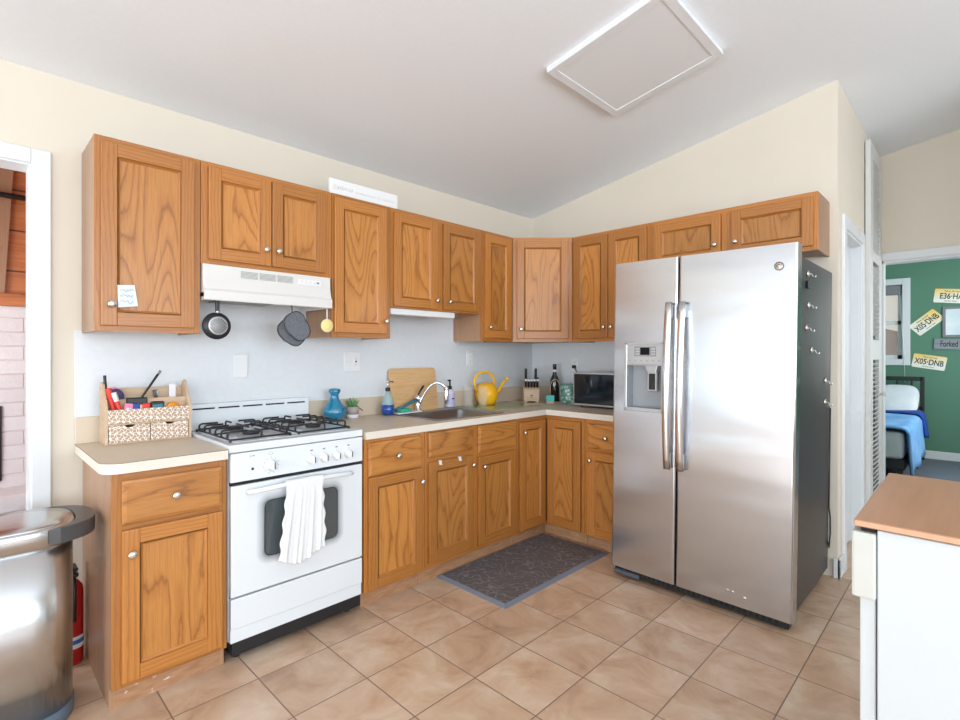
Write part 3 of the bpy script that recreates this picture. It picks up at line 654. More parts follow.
door(t, -.926, -.644, .10, .845, DF, (-.895, .775)); 
d = door(t, 0, .278, .095, .847, 0, None); d.location = (DF, -.646-.139, d.location.z); d.rotation_euler = (0, 0, -PI/2)
BE = -1.30
t = base((0, -.953, 0), -PI/2, -.953-BE, 'oak base cabinet with drawer and door beside the refrigerator', rails=[(.655, .695)])
drawer(t, -.953+.982, -.953+1.275, .677, .843, DF); door(t, -.953+.982, -.953+1.275, .09, .658, DF, (-.953+1.00+.008, .60))
# over-door hooks on the sink cabinet door
t = thing('over_door_hook', 'pair of white plastic hooks over the top of the left sink cabinet door', 'hook', (-1.60, DF, .693))
for x in (-.055, .10):
    b = MB(); b.box(x-.010, x+.010, -.006, -.0012, -.020, .004, 'white_plastic', .002); b.box(x-.010, x+.010, -.006, .008, .0, .004, 'white_plastic', .001); b.tube([(x, -.005, -.018), (x, -.014, -.020), (x, -.016, -.012)], .003, 'white_plastic'); b.build('hook', t)

# ------------------------------------------------------------------ counters
CT, CB_ = .9145, .8755
def slab(b, pts, edge_keys=None):
    n0 = len(b.bm.faces); b.prism(pts, CB_, CT, 'laminate'); ei = b.mi('lam_edge'); si = b.mi('lam_seam')
    b.bm.faces.ensure_lookup_table()
    for f in b.bm.faces[n0:]:
        f.normal_update()
        if abs(f.normal.z) < .5: f.material_index = ei
t = thing('countertop', 'short beige laminate countertop left of the stove holding the desk organizer', 'countertop', (0, 0, 0))
r = .07; x0, x1, y1 = -3.2497, S0-.001, -.638
arc = [(x0+r-r*math.cos(a), y1+r-r*math.sin(a)) for a in [k*PI/2/8 for k in range(9)]]
b = MB(); slab(b, [(x0, -.004), (x1, -.004), (x1, y1)][::-1] and [(x0, -.004)]+arc+[(x1, y1), (x1, -.004)]); b.build('slab', t)
b = MB(); b.tube([(x0-.0005, -.01, CT-.0003)]+[(px-.0005, py-.0005, CT-.0003) for px, py in arc]+[(x1, y1-.0005, CT-.0003)], .0011, 'lam_seam', 4); b.build('edge_seam', t)
b = MB(); b.box(x0, x1, -.022, -.0045, CT, 1.033, 'laminate', .002); b.box(x0, x1, -.010, -.0045, 1.033, 1.037, 'white_plastic'); b.build('backsplash', t)
t = thing('countertop', 'long L-shaped beige laminate countertop holding the sink and running into the corner', 'countertop', (0, 0, 0))
SX0, SX1, SY0, SY1 = -1.62, -1.0, -.57, -.07   # sink cutout (outer rim), the hole is smaller
hx0, hx1, hy0, hy1 = SX0+.02, SX1-.02, SY0+.02, SY1-.02
b = MB(); bm = bmesh.new()
outl = [(S1+.001, -.0045), (-.0045, -.0045), (-.0045, BE), (-.638, BE), (-.638, -.638), (S1+.001, -.638)]
# top as strips around the hole
def quad(xa, xb, ya, yb): b.box(xa, xb, ya, yb, CB_, CT, 'laminate')
n0 = 0
xs = [S1+.001, hx0, hx1, -.638, -.0045]
quad(xs[0], hx0, -.638, -.0045); quad(hx0, hx1, -.638, hy0); quad(hx0, hx1, hy1, -.0045); quad(hx1, -.0045, -.638, -.0045); quad(-.638, -.0045, BE, -.638)
bm.free(); b.build('slab', t)
b = MB(); b.box(S1+.001, -.638, -.6405, -.638, CB_, CT-.0005, 'lam_edge'); b.box(-.6405, -.638, BE, -.638, CB_, CT-.0005, 'lam_edge'); b.build('front_edge', t)
b = MB(); b.tube([(S1+.001, -.6385, CT-.0003), (-.6385, -.6385, CT-.0003), (-.6385, BE, CT-.0003)], .0011, 'lam_seam', 4); b.build('edge_seam', t)
b = MB(); b.box(S1+.001, -.0045, -.022, -.0045, CT, 1.033, 'laminate', .002); b.box(-.022, -.0045, BE, -.022, CT, 1.033, 'laminate', .002)
b.box(S1+.001, -.0045, -.010, -.0045, 1.033, 1.037, 'white_plastic'); b.box(-.010, -.0045, BE, -.010, 1.033, 1.037, 'white_plastic'); b.build('backsplash', t)

# ------------------------------------------------------------------ sink and tap
t = thing('kitchen_sink', 'stainless drop-in single-bowl sink set in the long countertop', 'sink', (0, 0, 0))
def rr_(x0, x1, y0, y1, r, n=6):
    o = []
    for cx_, cy_, a0 in ((x1-r, y1-r, 0), (x0+r, y1-r, PI/2), (x0+r, y0+r, PI), (x1-r, y0+r, 3*PI/2)):
        for k in range(n+1): a = a0+k*PI/2/n; o.append((cx_+r*math.cos(a), cy_+r*math.sin(a)))
    return o
bm = bmesh.new(); 
specs = [(SX0, SX1, SY0, SY1, .03, CT+.0005), (SX0+.003, SX1-.003, SY0+.003, SY1-.003, .03, CT+.005), (SX0+.03, SX1-.03, SY0+.03, SY1-.09, .05, CT+.003), (SX0+.038, SX1-.038, SY0+.038, SY1-.098, .05, CT-.008), (SX0+.05, SX1-.05, SY0+.05, SY1-.11, .06, CT-.14), (SX0+.09, SX1-.09, SY0+.09, SY1-.15, .05, CT-.165)]
rings = [[bm.verts.new((x, y, s[5])) for x, y in rr_(*s[:5])] for s in specs]
for r1, r2 in zip(rings, rings[1:]):
    n = len(r1)
    for k in range(n): bm.faces.new((r1[k], r1[(k+1) % n], r2[(k+1) % n], r2[k]))
bm.faces.new(rings[-1]); bmesh.ops.recalc_face_normals(bm, faces=bm.faces[:])
b = MB(); b.merge(bm, 'steel_sink', True); b.build('basin', t)
b = MB(); b.lathe([(.045, 0), (.043, .003), (.03, .001), (.005, .0)], 'chrome', (-1.31, -.36, CT-.1645)); b.build('drain', t)
fx, fy, fz = -1.40, -.115, CT+.004
t = thing('faucet', 'chrome gooseneck kitchen faucet with dark lever behind the sink', 'faucet', (fx, fy, fz))
b = MB(); b.lathe([(.030, 0), (.030, .006), (.021, .012), (.019, .075), (.021, .08), (.021, .105), (.012, .115)], 'chrome'); b.build('body', t)
dx, dy = .145, -.13
arcp = [(.02*dx, .02*dy, .03)]
for k in range(15):
    u = k/14; arcp.append((dx*(.06+.94*u), dy*(.06+.94*u), .05+.135*math.sin(min(1, u*1.0)*PI*.80)**.8+.02*u))
b = MB(); b.tube(arcp, .010, 'chrome', 12); b.build('spout', t)
ex = arcp[-1]
b = MB(); b.lathe([(.010, .02), (.015, .0), (.017, -.075), (.014, -.105), (.009, -.108)], 'chrome', ex, 16); b.lathe([(.0165, -.006), (.0165, -.012)], 'black', ex, 16); b.build('spray_head', t)
b = MB(); b.tube([(0, 0, .112), (.012, -.004, .135), (.04, -.012, .175)], .006, 'black', 8, rr=[.006, .006, .009]); b.build('lever', t)

# ------------------------------------------------------------------ stove
SW0, SW1 = -2.812, -2.170; SWc = (SW0+SW1)/2; SF = -.632
st = thing('gas_stove', 'white four-burner gas stove between the base cabinets', 'stove', (0, 0, 0))
b = MB(); b.box(SW0, SW1, SF+.03, -.02, .09, .895, 'enamel', .003); b.box(SW0+.01, SW1-.01, SF+.045, -.03, .035, .09, 'black'); b.build('body', st)
for x in (SW0+.05, SW1-.05):
    for y in (SF+.075, -.07):
        b = MB(); b.cyl((x, y, 0), .018, .04, 'black'); b.build('foot', st)
b = MB(); b.box(SW0-.004, SW1+.004, SF+.005, -.02, .895, .9285, 'enamel', .006, 2)
b.box(SW0+.035, SW1-.035, SF+.065, -.085, .9285, .930, 'enamel', 0); b.build('cooktop', st)
b = MB(); b.box(SW0, SW1, -.062, -.006, .9285, 1.060, 'enamel', .006, 2)
n = 5; wslot = .105
for k in range(n):
    xx = SW0+.02+k*(SW1-SW0-.03)/n
    b.box(xx, xx+wslot, -.0630, -.0615, 1.032, 1.040, 'dark_gap')
b.build('backguard', st)
b = MB(); b.box(SW0+.001, SW1-.001, SF, SF+.03, .770, .892, 'enamel', .004, 2); b.build('control_panel', st)
b = MB(); b.box(SW0+.005, SW1-.005, SF+.012, SF+.03, .755, .770, 'dark_gap'); b.build('gap', st)
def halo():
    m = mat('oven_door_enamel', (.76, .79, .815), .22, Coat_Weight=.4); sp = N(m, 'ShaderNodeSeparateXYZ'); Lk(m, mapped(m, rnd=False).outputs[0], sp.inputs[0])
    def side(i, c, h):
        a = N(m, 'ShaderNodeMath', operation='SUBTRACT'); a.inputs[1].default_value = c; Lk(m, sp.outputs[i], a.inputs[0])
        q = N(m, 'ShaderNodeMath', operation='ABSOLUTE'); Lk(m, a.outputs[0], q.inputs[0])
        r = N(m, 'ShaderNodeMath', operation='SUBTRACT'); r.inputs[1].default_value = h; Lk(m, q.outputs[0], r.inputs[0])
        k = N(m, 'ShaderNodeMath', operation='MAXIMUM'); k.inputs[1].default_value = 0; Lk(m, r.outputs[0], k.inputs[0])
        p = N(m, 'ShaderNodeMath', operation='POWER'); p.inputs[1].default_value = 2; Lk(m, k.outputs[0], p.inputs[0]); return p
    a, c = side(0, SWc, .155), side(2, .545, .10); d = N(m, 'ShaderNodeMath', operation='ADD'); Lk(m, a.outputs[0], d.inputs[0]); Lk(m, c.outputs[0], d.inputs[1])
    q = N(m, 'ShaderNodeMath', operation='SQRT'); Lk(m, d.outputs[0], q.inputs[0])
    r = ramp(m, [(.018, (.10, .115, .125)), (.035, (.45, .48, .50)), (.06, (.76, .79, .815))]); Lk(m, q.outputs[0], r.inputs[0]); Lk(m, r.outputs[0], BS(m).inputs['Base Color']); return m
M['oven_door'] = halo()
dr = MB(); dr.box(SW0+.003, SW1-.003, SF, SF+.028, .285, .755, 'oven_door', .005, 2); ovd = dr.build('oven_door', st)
# window with raised rounded surround
pts = rr_(SWc-.175, SWc+.175, .425, .665, .03)
b = MB(); b.prism(pts, SF-.0015, SF+.002, 'oven_glass', 'y'); b.build('window', ovd)
b = MB(); out = rr_(SWc-.177, SWc+.177, .423, .667, .031, 6); b.tube([(x, SF-.001, z) for x, z in out], .0022, 'black', 6, True); b.build('window_trim', ovd)
hp = [(SWc-.25, SF, .722), (SWc-.245, SF-.02, .724), (SWc-.22, SF-.034, .728), (SWc-.10, SF-.040, .733), (SWc, SF-.041, .734), (SWc+.10, SF-.040, .733), (SWc+.22, SF-.034, .728), (SWc+.245, SF-.02, .724), (SWc+.25, SF, .722)]
b = MB(); b.tube(hp, .011, 'enamel', 10); b.build('handle', ovd)
b = MB()
for k in range(9): b.box(SWc-.03+k*.009, SWc-.025+k*.009, SF-.0006, SF+.001, .372, .372+.006+.003*(k % 2), 'grey_ink')
b.build('maker_mark', ovd)
b = MB(); b.box(SW0+.003, SW1-.003, SF+.001, SF+.028, .150, .277, 'enamel', .004, 2); b.box(SW0+.003, SW1-.003, SF+.006, SF+.028, .090, .150, 'enamel', .003); b.build('broiler_drawer', st)
b = MB(); b.box(SW0+.004, SW1-.004, SF+.03, SF+.05, .276, .286, 'dark_gap'); b.build('drawer_gap', st)
b = MB(); b.box(SW0+.012, SW1-.004, SF+.014, SF+.04, .030, .089, 'black', .003); b.build('kick_plate', st)
def sknob(x, z, r=.019):
    b = MB(); b.lathe([(r+.004, 0), (r+.004, -.004), (r, -.006), (r*.92, -.020), (r*.8, -.022)], 'white_plastic', (0, 0, 0), 22, 'y'); b.box(-.004, .004, -.030, -.02, -r*.85, r*.85, 'white_plastic', .002)
    o = b.build('knob', st, (x, SF, z)); b = MB(); b.box(.0015, .0075, -.0300, -.0215, -r*.7, r*.7, 'ink', .001); b.build('pointer', o); return o
ks = [(-2.448, .818), (-2.384, .818), (-2.318, .818), (-2.252, .818)]
for x, z in ks: sknob(x, z)
sknob(-2.639, .822, .021)
b = MB()
for x, z in ks:
    b.box(x-.006, x+.006, SF-.0006, SF+.001, z+.040, z+.046, 'grey_ink'); b.box(x-.001, x+.001, SF-.0006, SF+.001, z+.027, z+.031, 'grey_ink')
for k in range(11):
    a = PI*.1+k*PI*1.8/10; b.box(-2.639+.034*math.sin(a+PI)-.0016, -2.639+.034*math.sin(a+PI)+.0016, SF-.0006, SF+.001, .822+.034*math.cos(a+PI)-.0016, .822+.034*math.cos(a+PI)+.0016, 'grey_ink')
b.tube([(-2.642+.010*math.cos(a), SF-.0004, .874+.0065*math.sin(a)) for a in [k*PI/8 for k in range(16)]], .0006, 'grey_ink', 4, True)
b.cyl((-2.720, SF-.001, .818), .006, .003, 'ink', 'y', 14); b.box(-2.731, -2.726, SF-.0006, SF+.001, .872, .876, 'grey_ink'); b.box(-2.721, -2.711, SF-.0006, SF+.001, .872, .876, 'grey_ink')
b.build('markings', st)
# burners and grates
for gx in (SW0+.165, SW1-.165):
    gm = MB(); zt = .9287; h = .040; w2 = .135; yA, yB = SF+.085, -.10
    rr = .0046
    gm.tube([(gx-w2, yA, zt+.010), (gx+w2, yA, zt+.010), (gx+w2, yB, zt+.010), (gx-w2, yB, zt+.010)], rr, 'iron', 6, True)
    gm.tube([(gx-w2, (yA+yB)/2, zt+.010), (gx+w2, (yA+yB)/2, zt+.010)], rr, 'iron', 6)
    for x in (-w2, w2):
        for yc in (yA, yB): gm.cyl((gx+x, yc, zt), .006, .012, 'iron', seg=10)
    ym = (yA+yB)/2
    for k in range(6):
        yy = yA+.035+k*(yB-yA-.07)/5; L_ = .085
        for sgn in (-1, 1):
            gm.tube([(gx+sgn*w2, yy, zt+.010), (gx+sgn*w2, yy, zt+h-.010), (gx+sgn*(w2-.004), yy, zt+h-.003), (gx+sgn*(w2-.012), yy, zt+h), (gx+sgn*(w2-L_), yy, zt+h)], rr, 'iron', 6)
    for ya_, sg in ((yA, 1), (ym, -1), (ym, 1), (yB, -1)):
        gm.tube([(gx, ya_, zt+.010), (gx, ya_, zt+h-.008), (gx, ya_+sg*.008, zt+h), (gx, ya_+sg*.075, zt+h)], rr, 'iron', 6)
    gm.build('grate', st)
    for yc in (yA+.12, yB-.12):
        b = MB(); b.lathe([(.062, 0), (.055, .004), (.04, .004), (.034, .010)], 'enamel_grey', (gx, yc, .9300)); b.lathe([(.034, .009), (.040, .018), (.038, .024), (.01, .027)], 'iron', (gx, yc, .9300)); b.build('burner', st)
# towel on the oven handle
def towel():
    xc0, w = -2.500, .165; yh, zh = SF-.041, .734
    b = MB()
    def f(u, v):
        s = (u-.5)
        L = v*1.0
        spread = 1+.30*min(1, v*1.2)*(0.6+.4*v)
        x = xc0+s*w*spread - .022*v + .004*math.sin(v*31+s*3)*(abs(s) > .45)
        fold = .006*math.sin(s*17+v*2.2)+.003*math.sin(s*41+1+v*4)
        if v < .12:       # back drop
            q = v/.12; y = yh+.017; z = zh-.14*(1-q); fold *= .2
        elif v < .2:
            q = (v-.12)/.08*PI; y = yh+.017*math.cos(q); z = zh+.017*math.sin(q); fold *= .2
        else:
            q = (v-.2)/.8; y = yh-.017-abs(fold)*q*1.6-.004*q; z = zh-(.335+.022*math.sin(s*5+2))*q
        return (x, y, z)
    b.grid(f, 40, 70, 'towel', .006); o = b.build('hand_towel'); return tag(o, 'white terry hand towel draped over the oven door handle', 'towel')
towel()

# ------------------------------------------------------------------ range hood
t = thing('range_hood', 'white under-cabinet range hood above the stove', 'range hood', (0, 0, 0))
hx0_, hx1_ = A1+.004, A2-.019
b = MB(); b.prism([(-.0045, 1.732), (-.3245, 1.732), (-.326, 1.668), (-.338, 1.618), (-.347, 1.608), (-.347, 1.566), (-.341, 1.563), (-.334, 1.566), (-.334, 1.578), (-.0045, 1.59)], hx0_, hx1_, 'hood', 'x', .0015)
for s_ in (hx0_, hx1_-.012): b.box(s_, s_+.012, -.34, -.0045, 1.564, 1.60, 'hood', .001)
b.build('body', t)
b = MB()
for x in (-2.655, -2.565, -2.475):
    b.box(x, x+.080, -.3275, -.322, 1.682, 1.714, 'enamel_grey')
    for k in range(5): b.box(x, x+.080, -.3288, -.327, 1.684+k*.006, 1.6865+k*.006, 'hood')
b.build('vent_grille', t)
b = MB(); b.box(-2.365, -2.235, -.3282, -.322, 1.680, 1.708, 'label_white', .001)
for k in range(5): b.box(-2.35+k*.023, -2.338+k*.023, -.3295, -.328, 1.688, 1.700, 'hood', .0005)
b.box(-2.262, -2.25, -.3305, -.328, 1.69, 1.70, 'grey_ink'); b.build('switch_panel', t)
b = MB(); b.box(-2.72, -2.45, -.31, -.07, 1.574, 1.5825, noisy('grease_filter', (.10, .10, .10), (.32, .31, .29), 160, .4, metal=.6), .002); b.build('filter', t)
b = MB(); b.box(-2.43, -2.33, -.31, -.22, 1.572, 1.5805, 'label_white', .002); b.build('lamp_lens', t)

# things hanging from the hood
def hang_hook(parent, y=0, z1=0): pass
t = thing('frying_pan', 'small black frying pan hanging by its handle from the range hood', 'pan', (-2.757, -.312, 1.447))
b = MB(); b.lathe([(.001, -.012), (.044, -.012), (.050, -.009), (.0615, .012), (.064, .012), (.064, .009), (.0615, .006)][::1], 'black', (0, 0, 0), 40, 'y', cap=False); b.lathe([(.001, -.010), (.043, -.010), (.060, .012)], 'black', (0, 0, 0), 40, 'y', cap=False); b.build('bowl', t)
b = MB(); b.lathe([(.001, -.0135), (.0425, -.0135), (.0425, -.011), (.001, -.011)], mat('pan_base', (.62, .62, .63), .4, .3), (0, 0, 0), 36, 'y')
for k in range(7):
    o_ = -.030+k*.010; L_ = math.sqrt(.036**2-o_**2); b.box(-L_, L_, -.0150, -.013, -.0022, .0022, 'ink', mtx=Matrix.Rotation(.8, 4, 'Y') @ Matrix.Translation((0, 0, o_)))
b.build('base_disc', t)
b = MB(); b.lathe([(.009, .058), (.009, .072)], 'nickel', (0, 0, 0), 12); b.box(-.009, .009, -.006, .006, .062, .118, 'black', .004, 2); b.build('handle', t)
b = MB(); b.tube([(0, 0, .110), (0, .004, .128), (0, 0, .134), (0, -.004, .128), (0, -.001, .112)], .0018, 'nickel', 6); b.build('hanging_ring', t)
t = thing('oven_mitts', 'pair of grey cloth oven mitts hanging from the range hood', 'oven mitt', (-2.370, -.290, 1.470))
def mitt(ang, dx, dz, y):
    b = MB(); o = []
    for k in range(28):
        a = 2*PI*k/28; c_, s_ = math.cos(a), math.sin(a)
        x = .056*math.copysign(abs(c_)**.75, c_); z = .078*math.copysign(abs(s_)**.7, s_)
        o.append((x*(1+.12*(z > 0)), z))
    R = Matrix.Translation((dx, 0, dz)) @ Matrix.Rotation(ang, 4, 'Y')
    b.prism(o, y-.008, y+.008, 'denim', 'y', .004, mtx=R)
    b.tube([R @ Vector((x*.99, y-.009, z*.99)) for x, z in o], .0025, M['denim_edge'], 5, True); b.build('mitt', t)
M['denim_edge'] = mat('dark_binding', (.04, .045, .055), .9)
mitt(-.62, .010, -.010, -.011); mitt(-.80, -.010, -.040, .009)
b = MB(); b.tube([(-.012, 0, .045), (-.012, 0, .08), (-.014, .002, .108)], .0025, 'black', 6); b.tube([(-.014+.006*math.cos(k), .002, .104+.009*math.sin(k)) for k in [j*PI/4 for j in range(8)]], .002, 'black', 5, True); b.build('loop', t)
t = thing('yellow_disc', 'round pale yellow disc hanging from the hood on a white strap', 'kitchen disc', (-2.196, -.318, 1.470))
b = MB(); b.cyl((0, -.004, 0), .036, .008, mat('pale_yellow', srgb(238, 218, 150), .6), 'y', 30); b.build('disc', t)
b = MB(); b.box(-.0028, .0028, -.001, .001, .034, .100, 'white_plastic'); b.build('strap', t)
b = MB(); b.box(-1.755, -1.22, -.296, -.235, 1.560, 1.5985, 'white_plastic', .004); tag(b.build('under_cabinet_light'), 'slim white light strip under the cabinet above the sink', 'light')

# ------------------------------------------------------------------ refrigerator
FR = thing('refrigerator', 'tall stainless side-by-side refrigerator with ice dispenser', 'refrigerator', (-.9, -1.312, 0), -PI/2)
# local: x runs to the right along the front (world -y), -y is forward (world -x); front face at y=0
FW = .943
FR.rotation_euler = (math.radians(0), math.radians(0), -PI/2)
b = MB(); b.box(.012, FW-.018, .075, .87, .055, 1.79, 'fridge_side', .006, 2); b.build('body', FR)
b = MB(); b.box(.03, FW-.05, .0725, .09, .055, 1.77, 'dark_gap'); b.build('door_seal', FR)
b = MB(); b.box(.01, FW-.02, .028, .09, .012, .056, 'black', .004)
for k in range(30): b.box(.05+k*.028, .05+k*.028+.016, .0265, .029, .022, .046, 'dark_gap')
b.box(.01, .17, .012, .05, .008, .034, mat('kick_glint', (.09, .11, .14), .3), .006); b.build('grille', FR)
for x in (.06, FW-.07):
    for y in (.12, .72): b = MB(); b.cyl((x, y, -.0129*(FW-x)+.0005), .02, .056+.0129*(FW-x), 'black'); b.build('foot', FR)
sp = .385
def fdoor(x0, x1, hole=None):
    b = MB(); n = 24; z0, z1 = .056, 1.832; lean = .0
    def P(u): # gentle crown across the width, rounded outer edges
        x = x0+(x1-x0)*u; e_ = min(u, 1-u)*(x1-x0); r_ = .012
        d = 0 if e_ > r_ else r_-math.sqrt(max(0, r_*r_-(r_-e_)**2))
        return x, d
    q_ = .012/(x1-x0); us = [q_*(1-math.cos(k*PI/16)) for k in range(9)]+[1-q_*(1-math.cos(k*PI/16)) for k in range(8, -1, -1)]
    f = [P(u) for u in us]
    if hole is None:
        o = f+[(x1, .072), (x0, .072)]; b.prism(o, z0, z1, 'steel', 'z')
    else:
        hx0, hx1, hz0, hz1 = hole
        def ins(seg):
            return seg
        fl = [p for p in f if p[0] < hx0]; fr_ = [p for p in f if p[0] > hx1]
        yl = 0
        full = f+[(x1, .072), (x0, .072)]
        b.prism(full, z0, hz0, 'steel'); b.prism(full, hz1, z1, 'steel')
        b.prism(fl+[(hx0, yl), (hx0, .072), (x0, .072)], hz0, hz1, 'steel'); b.prism([(hx1, yl)]+fr_+[(x1, .072), (hx1, .072)], hz0, hz1, 'steel')
    for fc in b.bm.faces:
        fc.smooth = False
    return b.build('door', FR)
HZ = (.985, 1.364)
HX = (.082, .312)
dl = fdoor(.0, sp-.004, (HX[0], HX[1], HZ[0], HZ[1])); dr_ = fdoor(sp+.004, FW)
for d in (dl, dr_):
    for p in d.data.polygons:
        p.use_smooth = False
M['disp'] = mat('silver_plastic', (.55, .56, .57), .3, .6)
M['disp_dark'] = mat('dispenser_recess', (.34, .36, .38), .3, 0)
b = MB(); x0, x1 = HX; z0, z1 = HZ
for a in ((x0-.006, x0+.014, z0-.006, z1+.006), (x1-.012, x1+.006, z0-.006, z1+.006), (x0, x1, z1-.010, z1+.006), (x0, x1, z0-.006, z0+.016)): b.box(a[0], a[1], -.014, .01, a[2], a[3], 'disp', .004, 2)
b.box(x0+.012, x1-.01, -.011, .0, 1.245, z1-.008, 'disp', .002); b.build('dispenser_frame', dl)
b = MB(); b.box(x0+.01, x1-.008, .060, .0715, z0+.012, 1.25, 'disp_dark'); b.box(x0+.005, x0+.014, .0, .07, z0, 1.25, 'disp_dark'); b.box(x1-.014, x1-.006, .0, .07, z0, 1.25, 'disp_dark'); b.box(x0+.005, x1-.006, .0, .07, z0+.002, z0+.012, 'disp_dark'); b.box(x0+.005, x1-.006, -.002, .07, 1.24, 1.262, 'disp'); b.build('dispenser_recess', dl)
b = MB(); xm = x0+.145; b.prism([(xm-.034, 1.245), (xm+.044, 1.245), (xm+.03, 1.205), (xm-.02, 1.205)], .010, .055, 'disp', 'y', .002); b.box(xm-.022, xm+.036, .02, .034, 1.095, 1.215, 'disp', .004, mtx=rot('Y', .1, (0, 0, 0)) @ Matrix.Translation((-.12, 0, .012)) if False else None); b.box(xm-.012, xm+.024, .016, .0205, 1.105, 1.195, 'black', .003); b.build('dispenser_lever', dl)
b = MB(); b.box(x0+.058, x0+.188, -.0125, -.010, 1.292, 1.348, 'enamel_grey', .001); b.box(x0+.094, x0+.150, -.0135, -.012, 1.300, 1.342, 'darkglass', .001)
for k in range(3):
    for s_ in (x0+.066, x0+.160): b.box(s_, s_+.022, -.0138, -.012, 1.300+k*.015, 1.308+k*.015, 'disp', .0005)
for k in range(6): b.cyl((x0+.03+k*.035, -.0125, 1.268), .004, .002, 'enamel_grey', 'y', 10)
b.build('control_display', dl)
def fhandle(parent, x, s):
    b = MB(); P_ = []
    n = 16
    bmh = bmesh.new()
    rings = []
    for k in range(n+1):
        u = k/n; z = .685+u*.90; y = -.030-.030*math.sin(PI*u)**.8
        w = .019; tck = .012
        ring = [(x+w*math.cos(a), y+tck*math.sin(a), z) for a in [j*2*PI/14 for j in range(14)]]
        rings.append([bmh.verts.new(p) for p in ring])
    for a, c in zip(rings, rings[1:]):
        for j in range(14): bmh.faces.new((a[j], a[(j+1) % 14], c[(j+1) % 14], c[j]))
    bmh.faces.new(rings[0]); bmh.faces.new(rings[-1][::-1]); bmesh.ops.recalc_face_normals(bmh, faces=bmh.faces[:])
    b.merge(bmh, mat('handle_steel', (.72, .72, .73), .22, 1), True)
    b.build('handle', parent)
    b = MB(); b.box(x-.006+s*.012, x+.008+s*.012, -.034, -.004, .690, .77, 'disp', .004); b.box(x-.006+s*.012, x+.008+s*.012, -.034, -.004, 1.50, 1.575, 'disp', .004); b.build('handle_mount', parent)
fhandle(dl, .347, .35); fhandle(dr_, .420, .35)
# round maker's badge
b = MB(); lx, lz = .866, 1.728
b.tube([(lx+.019*math.cos(a), -.0055, lz+.019*math.sin(a)) for a in [k*PI/12 for k in range(24)]], .0016, 'grey_ink', 6, True); b.cyl((lx, -.0048, lz), .018, .004, 'nickel', 'y', 24)
b.merge(text_bm('GE', .022, .0004, font_shear=.35), 'ink', mtx=Matrix.Translation((lx, -.0052, lz)) @ FACE); b.build('badge', dr_)
# dents
for x, z in ((.655, .122), (.68, .120), (.735, .108)):
    b = MB(); b.sphere((x, .0005, z), .010, 'steel', (1, .2, .6)); b.build('dent', dr_)
b = MB(); b.box(.06, FW-.08, .08, .85, 1.79, 1.805, 'fridge_side', .004); b.box(.01, .09, .01, .13, 1.79, 1.815, 'black', .003); b.box(FW-.12, FW-.03, .01, .13, 1.79, 1.815, 'black', .003); b.build('top_cover', FR)
FR.rotation_euler = (0, .0129, -PI/2); FR.location.z = .012
# magnets & hooks on the fridge side (face at world y = -1.325-FW+.018)
fsy = -1.312-FW+.018
def fs(z): return fsy-.0129*z
specs = [(-.64, 1.715, 'topmost silver hook magnet on the refrigerator side', 0), (-.62, 1.56, 'silver hook magnet second from top on the refrigerator side', 0), (-.655, 1.445, 'silver hook magnet third from top on the refrigerator side', 0), (-.54, 1.335, 'silver hook magnet fourth from top on the refrigerator side', 0), (-.20, 1.165, 'silver hook magnet near the rear edge, upper of the two', 0), (-.20, 1.045, 'silver hook magnet near the rear edge, lower of the two', 0)]
hk = None
for x, z, lab, _ in specs:
    if hk is None:
        hk = thing('magnetic_hook', lab, 'magnet hook', (x, fs(z)-.001, z), 0, 'hook magnets on the refrigerator side')
        b = MB(); b.lathe([(.015, 0), (.016, -.003), (.014, -.008), (.006, -.009)], 'nickel', (0, 0, 0), 20, 'y'); b.build('magnet', hk)
        b = MB(); b.tube([(0, -.008, .0), (0, -.02, -.004), (0, -.024, -.018), (0, -.034, -.022), (0, -.038, -.010)], .003, 'chrome', 8); b.build('hook', hk)
    else:
        c = copy_tree(hk); c.location = (x, fs(z)-.001, z); c['label'] = lab
b = MB(); b.box(-.655, -.63, fs(1.66)-.013, fs(1.66)-.001, 1.64, 1.68, 'black', .003); tag(b.build('magnetic_clip'), 'small black magnetic clip below the topmost hook magnet', 'clip')
b = MB(); b.tube([(-.06, fs(z_)-.006, z_) for z_ in (1.0, .6, .42)]+[(-.02, fs(.36)-.006, .36), (-.01, fs(.3)-.006, .26), (-.04, fs(.2)-.006, .18), (-.085, fs(.2)-.006, .23)], .004, 'black', 6); tag(b.build('power_cord'), 'black cord looping down at the rear of the refrigerator side', 'cord')

# ------------------------------------------------------------------ sign on top, note
t = thing('wooden_sign', 'long white board with faint lettering lying along the top of the upper cabinets', 'sign', (-1.922, -.265, UZ1+.0005))
b = MB(); b.box(-.233, .233, -.009, .009, 0, .095, mat('white_board', (.84, .85, .85), .5), .002); b.build('board', t)
b = MB()
rnd = random.Random(11)
def strokes(xa, xb, zc_, h_, m_, step):     # faint unreadable brush lettering
    x = xa
    while x < xb:
        b.tube([(x, -.0095, zc_-h_*rnd.uniform(.6, 1)), (x+step*.3, -.0095, zc_+h_*rnd.uniform(.5, 1)), (x+step*.7, -.0095, zc_-h_*rnd.uniform(.3, 1))], .0009, m_, 4); x += step
strokes(-.215, -.185, .050, .018, mat('sign_ink_tan', (.62, .55, .48), .7), .014)
strokes(-.180, -.085, .050, .013, mat('sign_ink_pink', (.66, .52, .50), .7), .011)
strokes(-.065, .075, .045, .006, mat('sign_ink_grey', (.58, .61, .64), .7), .007)
strokes(.085, .115, .045, .017, bpy.data.materials['sign_ink_grey'], .015)
strokes(.125, .200, .045, .008, mat('sign_ink_gold', (.72, .60, .48), .7), .010)
b.build('lettering', t)
t = thing('paper_note', 'small white handwritten note taped to the leftmost wall cabinet door', 'note', (-3.115, -.3255, 1.553))
